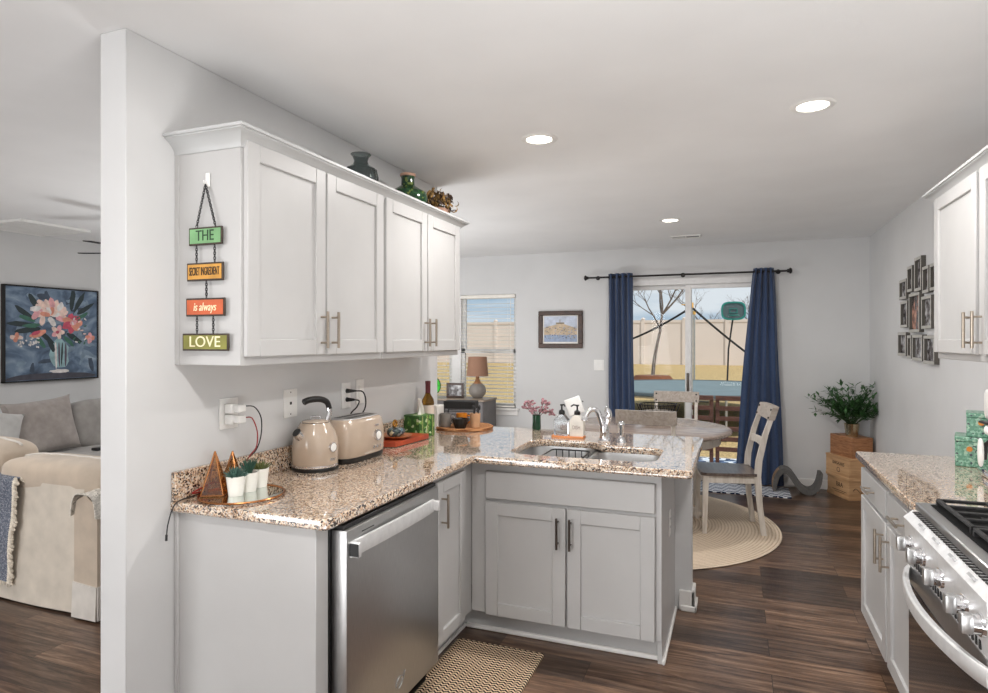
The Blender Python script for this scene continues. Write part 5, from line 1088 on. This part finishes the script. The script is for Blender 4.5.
def crate(loc, w_, d_, h, dz, label, mt, kind, dr=0):
    a = ang-PI+dr   # local +x runs from the wall corner to the near corner
    c = T('wooden_crate', label, 'crate', loc, a, 'crates stacked in the corner', True)
    g = G(); g.box(0, w_, 0, d_, 0, h-.012 if kind != 'plain' else h, .003); P('crate_body', g, mt, c)
    if kind != 'plain':
        g = G(); g.box(-.003, w_+.003, -.003, d_+.003, h-.013, h, .002); P('crate_lid', g, mt, c)
        g = G(); g.box(-.002, w_+.002, -.003, d_+.002, 0, .03, .002); P('bottom_batten', g, mt, c)
    if kind == 'script':
        t_ = text('BARSAURES', .042, .0006, 0, 1.0, .86); t_.xf(Matrix.Translation((w_*.55, -.001, h*.67)) @ Matrix.Rotation(PI/2, 4, 'X')); P('lettering', t_, 'ink', c)
        g = G(); g.prism(rrect(w_*.55-.025, w_*.55+.025, h*.28, h*.50, .02, 5), -.0012, 0, 'y', holes=[rrect(w_*.55-.020, w_*.55+.020, h*.31, h*.48, .016, 5)]); P('crest', g, 'ink', c)
    if kind == 'mark':
        t_ = text('B&A', .062, .0006, 0, 1.0, .95); t_.xf(Matrix.Translation((w_*.58, -.001, h*.66)) @ Matrix.Rotation(PI/2, 4, 'X')); P('lettering', t_, 'ink', c)
        g = G(); g.box(w_*.25, w_*.9, -.0012, 0, h*.34, h*.365); g.box(w_*.35, w_*.8, -.0012, 0, h*.26, h*.28); P('rule_lines', g, 'ink', c)
        g = G(); g.tube([(w_+.001, .04+.1*i/8, h*.5+.02*math.sin(i*.8)) for i in range(9)], .006, 6, flat=.3); P('side_mark', g, 'ink', c)
    return c
def off(nx, ny, w_, dr=0):
    a = ang-PI+dr; return (nx-math.cos(a)*w_, ny-math.sin(a)*w_)
for (nx, ny, w_, d_, h, z, mt, kind, lb, dr) in ((2.815, 6.565, .345, .215, .178, .0005, 'crate', 'mark', 'pale wooden wine crate at the bottom of the corner stack', 0), (2.815, 6.545, .375, .21, .205, .179, 'crate', 'script', 'pale wooden wine crate in the middle of the corner stack', 0), (2.845, 6.59, .33, .205, .190, .3845, 'crated', 'plain', 'orange-brown wooden box on top of the corner stack', .04)):
    x, y = off(nx, ny, w_, dr); crate((x, y, z), w_, d_, h, 0, lb, mt, kind, dr)
pl = T('potted_plant', 'leafy green potted plant in a champagne metal pot on the crates', 'plant', (2.865, 6.735, .575), 0, None, True)
P('pot', G().lathe([(0, 0), (.050, 0), (.066, .118), (.068, .120), (.062, .120), (.05, .10), (0, .10)], n=32), 'brass', pl); P('soil', G().lathe([(0, .108), (.061, .108), (.06, .102), (0, .102)], n=20), 'soil', pl)
gs = G(); gl = G(); rnd = random.Random(2)
def leaf(g, p, d, L, wd):
    d = d.normalized(); sd = d.cross(Vector((0, 0, 1))); sd = sd.normalized() if sd.length > .01 else Vector((1, 0, 0)); up = sd.cross(d)
    m1 = p+d*L*.45+up*L*.05; g.add([p, m1+sd*wd, p+d*L-up*L*.06, m1-sd*wd, m1-up*wd*.35], [[0, 1, 4], [1, 2, 4], [2, 3, 4], [3, 0, 4]])
for i in range(46):
    a = rnd.uniform(0, 2*PI); el = rnd.uniform(.5, 1.45); L = rnd.uniform(.20, .42); d = Vector((math.cos(a)*math.cos(el)*1.15, math.sin(a)*math.cos(el)*.8, math.sin(el)))
    if i == 0: d = Vector((-.85, -.15, .42)); L = .40
    if i == 1: d = Vector((.42, -.05, .88)); L = .46
    if i == 2: d = Vector((-.62, -.2, .6)); L = .42
    if i == 3: d = Vector((.38, -.25, .62)); L = .36
    p0 = Vector((math.cos(a)*.02, math.sin(a)*.02, .105)); pts = [p0+d*L*t+Vector((0, 0, -.10*L*t*t*(1 if d.z < .9 else 0)+.03*(1-t)*t)) for t in [k/6 for k in range(7)]]
    for q in pts:
        q.x = min(q.x, .165); q.y = min(q.y, .22)
    gs.tube(pts, [.0035, .003, .0028, .0025, .002, .0017, .001], 5)
    for t in range(2 if L > .25 else 3, 7):
        for s_ in (-1, 1, -1, 1):
            ld = (d*.5+Vector((rnd.uniform(-1, 1), rnd.uniform(-1, 1), rnd.uniform(-.5, .5)))).normalized(); q = pts[t]+Vector((rnd.uniform(-.015, .015), rnd.uniform(-.015, .015), rnd.uniform(-.02, .02)))
            leaf(gl, q, ld, rnd.uniform(.055, .09), rnd.uniform(.010, .016))
for gg, lim in ((gl, .185), (gs, .185)):
    for v_ in gg.v: v_.x = min(v_.x, lim); v_.y = min(v_.y, .252)
P('stems', gs, 'stem', pl); P('foliage', gl, 'leafm', pl)

# ------------------------------------------------------------------ living room
so = T('sofa', 'cream slipcovered sofa in the foreground, its back towards the kitchen', 'sofa', (-2.3, 2.75, 0))
g = G(); g.grid(lambda u, v: (-3.25+1.83*u, 2.335+.02*v+.006*math.sin(u*14+v*5), .012+.675*v), 24, 12); g.box(-3.25, -1.425, 2.36, 2.58, .012, .67, .03, seg=3); P('backrest', g, 'cream', so)
g = G(); g.box(-3.25, -1.43, 2.56, 3.28, .03, .30, .02); P('seat_base', g, 'cream', so)
for k in range(2): g = G(); g.sell((-2.78+k*.90, 2.96, .37), (.45, .34, .10), .35, .3, 28); P('seat_cushion', g, 'cream', so)
for k, (x, hw, z, hz) in enumerate(((-2.62, .46, .755, .125), (-1.73, .44, .705, .105))):
    g = G(); g.sell((x, 2.50, z), (hw, .15, hz), .6, .35, 32); bc = P('back_cushion', g, 'creamd', so)
    g = G(); g.tube([(x+hw*.96*(2*i/20-1), 2.52+.006*math.sin(i*2.1), z+hz*.99-.25*hz*abs(2*i/20-1)**4) for i in range(21)], .007, 6); P('piping', g, 'creaml', bc)
g = G(); prof = [(-1.445, .012), (-1.275, .012), (-1.262, .18), (-1.262, .55), (-1.285, .62), (-1.35, .665), (-1.415, .63), (-1.435, .55), (-1.435, .18)]
g.prism(prof, 2.31, 3.28, 'y'); am = P('arm', g, 'creamd', so); g = G(); g.prism([(-1.45, .012), (-1.27, .012), (-1.262, .19), (-1.44, .20)], 2.304, 2.312, 'y'); g.box(-1.265, -1.258, 2.31, 3.2, .012, .19, .002); P('pale_hem', g, 'creaml', am, 'pale linen hem patch')
g = G(); g.prism(prof[::-1], -9, -9, 'y') if False else None
g = G(); g.grid(lambda u, v: (-1.352+.096*math.sin((u-.5)*PI*.95)*(1+.02*math.sin(v*30)), 2.295+.62*v, .60+.082*math.cos((u-.5)*PI*.95)-.06*(abs(u-.5)*2)**3+.01*math.sin(v*17+u*9)), 16, 20, thick=.005); S('lace_throw', g, 'lace', 'cream lace throw draped over the near sofa arm', 'throw')
bt = T('throw_blanket', 'grey-blue knit throw with cream fringe hanging over the sofa back', 'blanket', (-2.5, 2.33, .1))
def thr(u, v):
    x = -3.0+1.08*u-.05*v*u; s_ = v*1.0
    if s_ < .12: return (x, 2.56-s_*1.95, .70+.004*math.sin(u*15))
    z = .70-(s_-.12)*.66; return (x, 2.322-.006*math.sin(u*24+v*3)-.004*math.sin(v*12), z)
g = G(); g.grid(thr, 40, 30, thick=.006); P('knit_panel', g, 'bluethrow', bt)
g = G(); rnd = random.Random(6)
for i in range(60):
    v = .02+.97*i/59; p = Vector(thr(1.0, v)); q = p+Vector((rnd.uniform(.015, .035), rnd.uniform(-.008, 0), -rnd.uniform(.015, .035))); g.tube([p+Vector((-.006, -.004, 0)), p.lerp(q, .5)+Vector((0, -.008, 0)), q], [.009, .009, .004], 5)
for i in range(50):
    p = Vector(thr(i/49, 1.0)); q = p+Vector((rnd.uniform(-.01, .01), -.004, -rnd.uniform(.02, .035))); g.tube([p, q], [.007, .003], 5)
P('fringe', g, 'fringe', bt)
s2 = T('sofa', 'grey sofa along the living room wall below the flower painting', 'sofa', (-3.95, 3.9, 0))
g = G(); g.box(-4.37, -3.42, 2.6, 5.3, .04, .30, .03, seg=3); P('seat_base', g, 'graysofa', s2); g = G(); g.box(-4.385, -4.12, 2.6, 5.3, .04, .80, .06, seg=4); P('backrest', g, 'graysofa', s2)
for k in range(3): g = G(); g.sell((-3.76, 3.06+.9*k, .375), (.38, .45, .10), .3, .25, 28); P('seat_cushion', g, 'graysofa', s2)
for k, (y, z, hy, hz) in enumerate(((4.42, .67, .36, .235),)): g = G(); g.sell((-4.02, y, z), (.12, hy, hz), .5, .35, 28, rot=Matrix.Rotation(-.15, 3, 'Y')); P('back_cushion', g, 'graysofa', s2)
def pillow(c, hy, hz, th, rx, mt, label, tilt=-.25):
    g = G(); R = Matrix.Rotation(tilt, 3, 'Y') @ Matrix.Rotation(rx, 3, 'X'); vs = []; n = 20; fs = []
    for sd in (1, -1):
        o = len(vs)
        for j in range(n+1):
            for i in range(n+1):
                a = 2*i/n-1; b = 2*j/n-1; e = (1-a**4)*(1-b**4); pin = 1-.10*(1-abs(a)**3)*(abs(b)**3); pin2 = 1-.10*(1-abs(b)**3)*(abs(a)**3)
                vs.append(R @ Vector((sd*th*max(e, 0)**.5*(1+.1*math.sin(5*a+3*b)), a*hy*pin2, b*hz*pin))+Vector(c))
        for j in range(n):
            for i in range(n): q = o+j*(n+1)+i; fs.append([q, q+1, q+n+2, q+n+1])
    g.add(vs, fs); return S('throw_pillow', g, mt, label, 'pillow', 'pillows on the grey sofa')
pillow((-3.90, 3.76, .715), .31, .255, .085, .06, 'graypil', 'large grey pillow with creases on the grey sofa under the painting')
pillow((-3.78, 3.24, .70), .27, .24, .08, -.28, 'palepil', 'pale pillow at the left picture edge, leaning on the grey pillow')
g = G(); g.box(-3.64, -3.55, 4.02, 4.20, .4765, .50, .006); S('remote_control', g, 'black', 'black remote control lying on the grey sofa seat', 'remote')
# painting
pt = T('flower_painting', 'large square painting of pink flowers in a glass vase, black frame', 'painting', (-4.4, 4.175, 1.085))
y0, y1, z0, z1 = 3.722, 4.628, 1.088, 1.993; t = .014
g = G()
for b in ((y0, y1, z0, z0+t), (y0, y1, z1-t, z1), (y0, y0+t, z0, z1), (y1-t, y1, z0, z1)): g.box(-4.399, -4.352, b[0], b[1], b[2], b[3], .002)
P('frame', g, 'blackm', pt); g = G(); g.box(-4.398, -4.362, y0+t, y1-t, z0+t, z1-t); P('canvas', g, 'canvas', pt)
CN = ['p_pink', 'p_blush', 'p_rose', 'p_coral', 'p_dark', 'p_green', 'p_glass', 'p_white', 'p_base', 'p_stem', 'p_mist', 'p_deep']; g = G(); lay = [0]; rnd = random.Random(8)
def blob(cu, cv, a, b, rot, m, n=14, jit=.15):
    # position in canvas units 0..1 (u right, v up)
    lay[0] += 1; x = -4.3615+.00003*lay[0]; vs = []
    for i in range(n):
        th = 2*PI*i/n; r = 1+rnd.uniform(-jit, jit); p = a*r*math.cos(th); q = b*r*math.sin(th)
        u = cu+p*math.cos(rot)-q*math.sin(rot); v = cv+p*math.sin(rot)+q*math.cos(rot); u = min(max(u, .02), .98); v = min(max(v, .02), .98); vs.append((x, y0+(y1-y0)*u, z0+(z1-z0)*v))
    g.add(vs, [list(range(n))], CN.index(m))
for i in range(34): blob(rnd.uniform(.08, .92), rnd.uniform(.12, .92), rnd.uniform(.05, .11), rnd.uniform(.015, .035), rnd.uniform(-.6, 1.8), ('p_mist', 'p_deep', 'p_mist')[i % 3], 10, .25)
blob(.5, .035, .48, .05, 0, 'p_base', 24, .05)
blob(.56, .28, .10, .16, 0, 'p_glass'); blob(.52, .27, .012, .15, .03, 'p_white'); blob(.585, .29, .010, .14, -.04, 'p_dark'); blob(.625, .27, .012, .14, 0, 'p_stem'); blob(.555, .27, .010, .14, .02, 'p_stem'); blob(.56, .10, .10, .02, 0, 'p_white')
for a, b, r, l in ((.20, .72, 2.5, .13), (.16, .60, 3.1, .13), (.24, .54, 3.3, .12), (.78, .86, 1.1, .13), (.70, .88, 1.5, .12), (.84, .78, .6, .12), (.30, .82, 2.1, .10), (.46, .40, 2.0, .10), (.40, .48, 2.5, .12), (.72, .46, -.6, .10)): blob(a, b, l, .028, r, 'p_dark', 10, .2)
for a, b, r, l in ((.27, .585, .1, .09), (.36, .42, 2.2, .08), (.80, .70, .5, .10), (.66, .42, -.8, .08), (.22, .66, 2.8, .08)): blob(a, b, l, .022, r, 'p_green', 10, .2)
for i in range(11):
    a = -.3+i*.36; blob(.46+.11*math.cos(a)*1.1, .72+.095*math.sin(a), .065, .034, a, 'p_pink' if i % 2 else 'p_blush', 12)
for i in range(9): a = i*.7; blob(.45+.15*math.cos(a), .73+.10*math.sin(a), .06, .03, a+.4, ('p_blush', 'p_white', 'p_pink')[i % 3], 11)
for i in range(6): a = .2+i*.55; blob(.46+.055*math.cos(a), .70+.045*math.sin(a), .05, .026, a, ('p_white', 'p_blush', 'p_coral')[i % 3], 10)
for i in range(7): a = i*.9; blob(.70+.055*math.cos(a), .62+.045*math.sin(a), .065, .042, a, 'p_rose' if i % 3 else 'p_coral', 12)
blob(.71, .63, .04, .03, .4, 'p_pink', 10); blob(.33, .50, .09, .035, .35, 'p_coral'); blob(.31, .51, .05, .02, .35, 'p_rose', 10)
for i in range(5): a = i*1.25; blob(.54+.035*math.cos(a), .52+.035*math.sin(a), .045, .026, a, 'p_pink' if i % 2 else 'p_blush', 10)
blob(.535, .52, .02, .018, 0, 'p_rose', 8)
for i in range(4): a = i*1.5; blob(.90+.022*math.cos(a), .46+.028*math.sin(a), .036, .026, a, 'p_pink' if i % 2 else 'p_coral', 10)
for i in range(4): a = i*1.5; blob(.12+.03*math.cos(a), .46+.02*math.sin(a), .034, .022, a, 'p_coral' if i % 2 else 'p_blush', 10)
for i in range(26): blob(rnd.uniform(.14, .34), rnd.uniform(.36, .46), .012, .009, rnd.uniform(0, 3), 'p_white', 7)
for i in range(16): blob(rnd.uniform(.70, .86), rnd.uniform(.40, .72), .02, .009, rnd.uniform(0, 3), rnd.choice(('p_blush', 'p_green', 'p_white')), 7)
P('painted_bouquet', g, CN, pt)
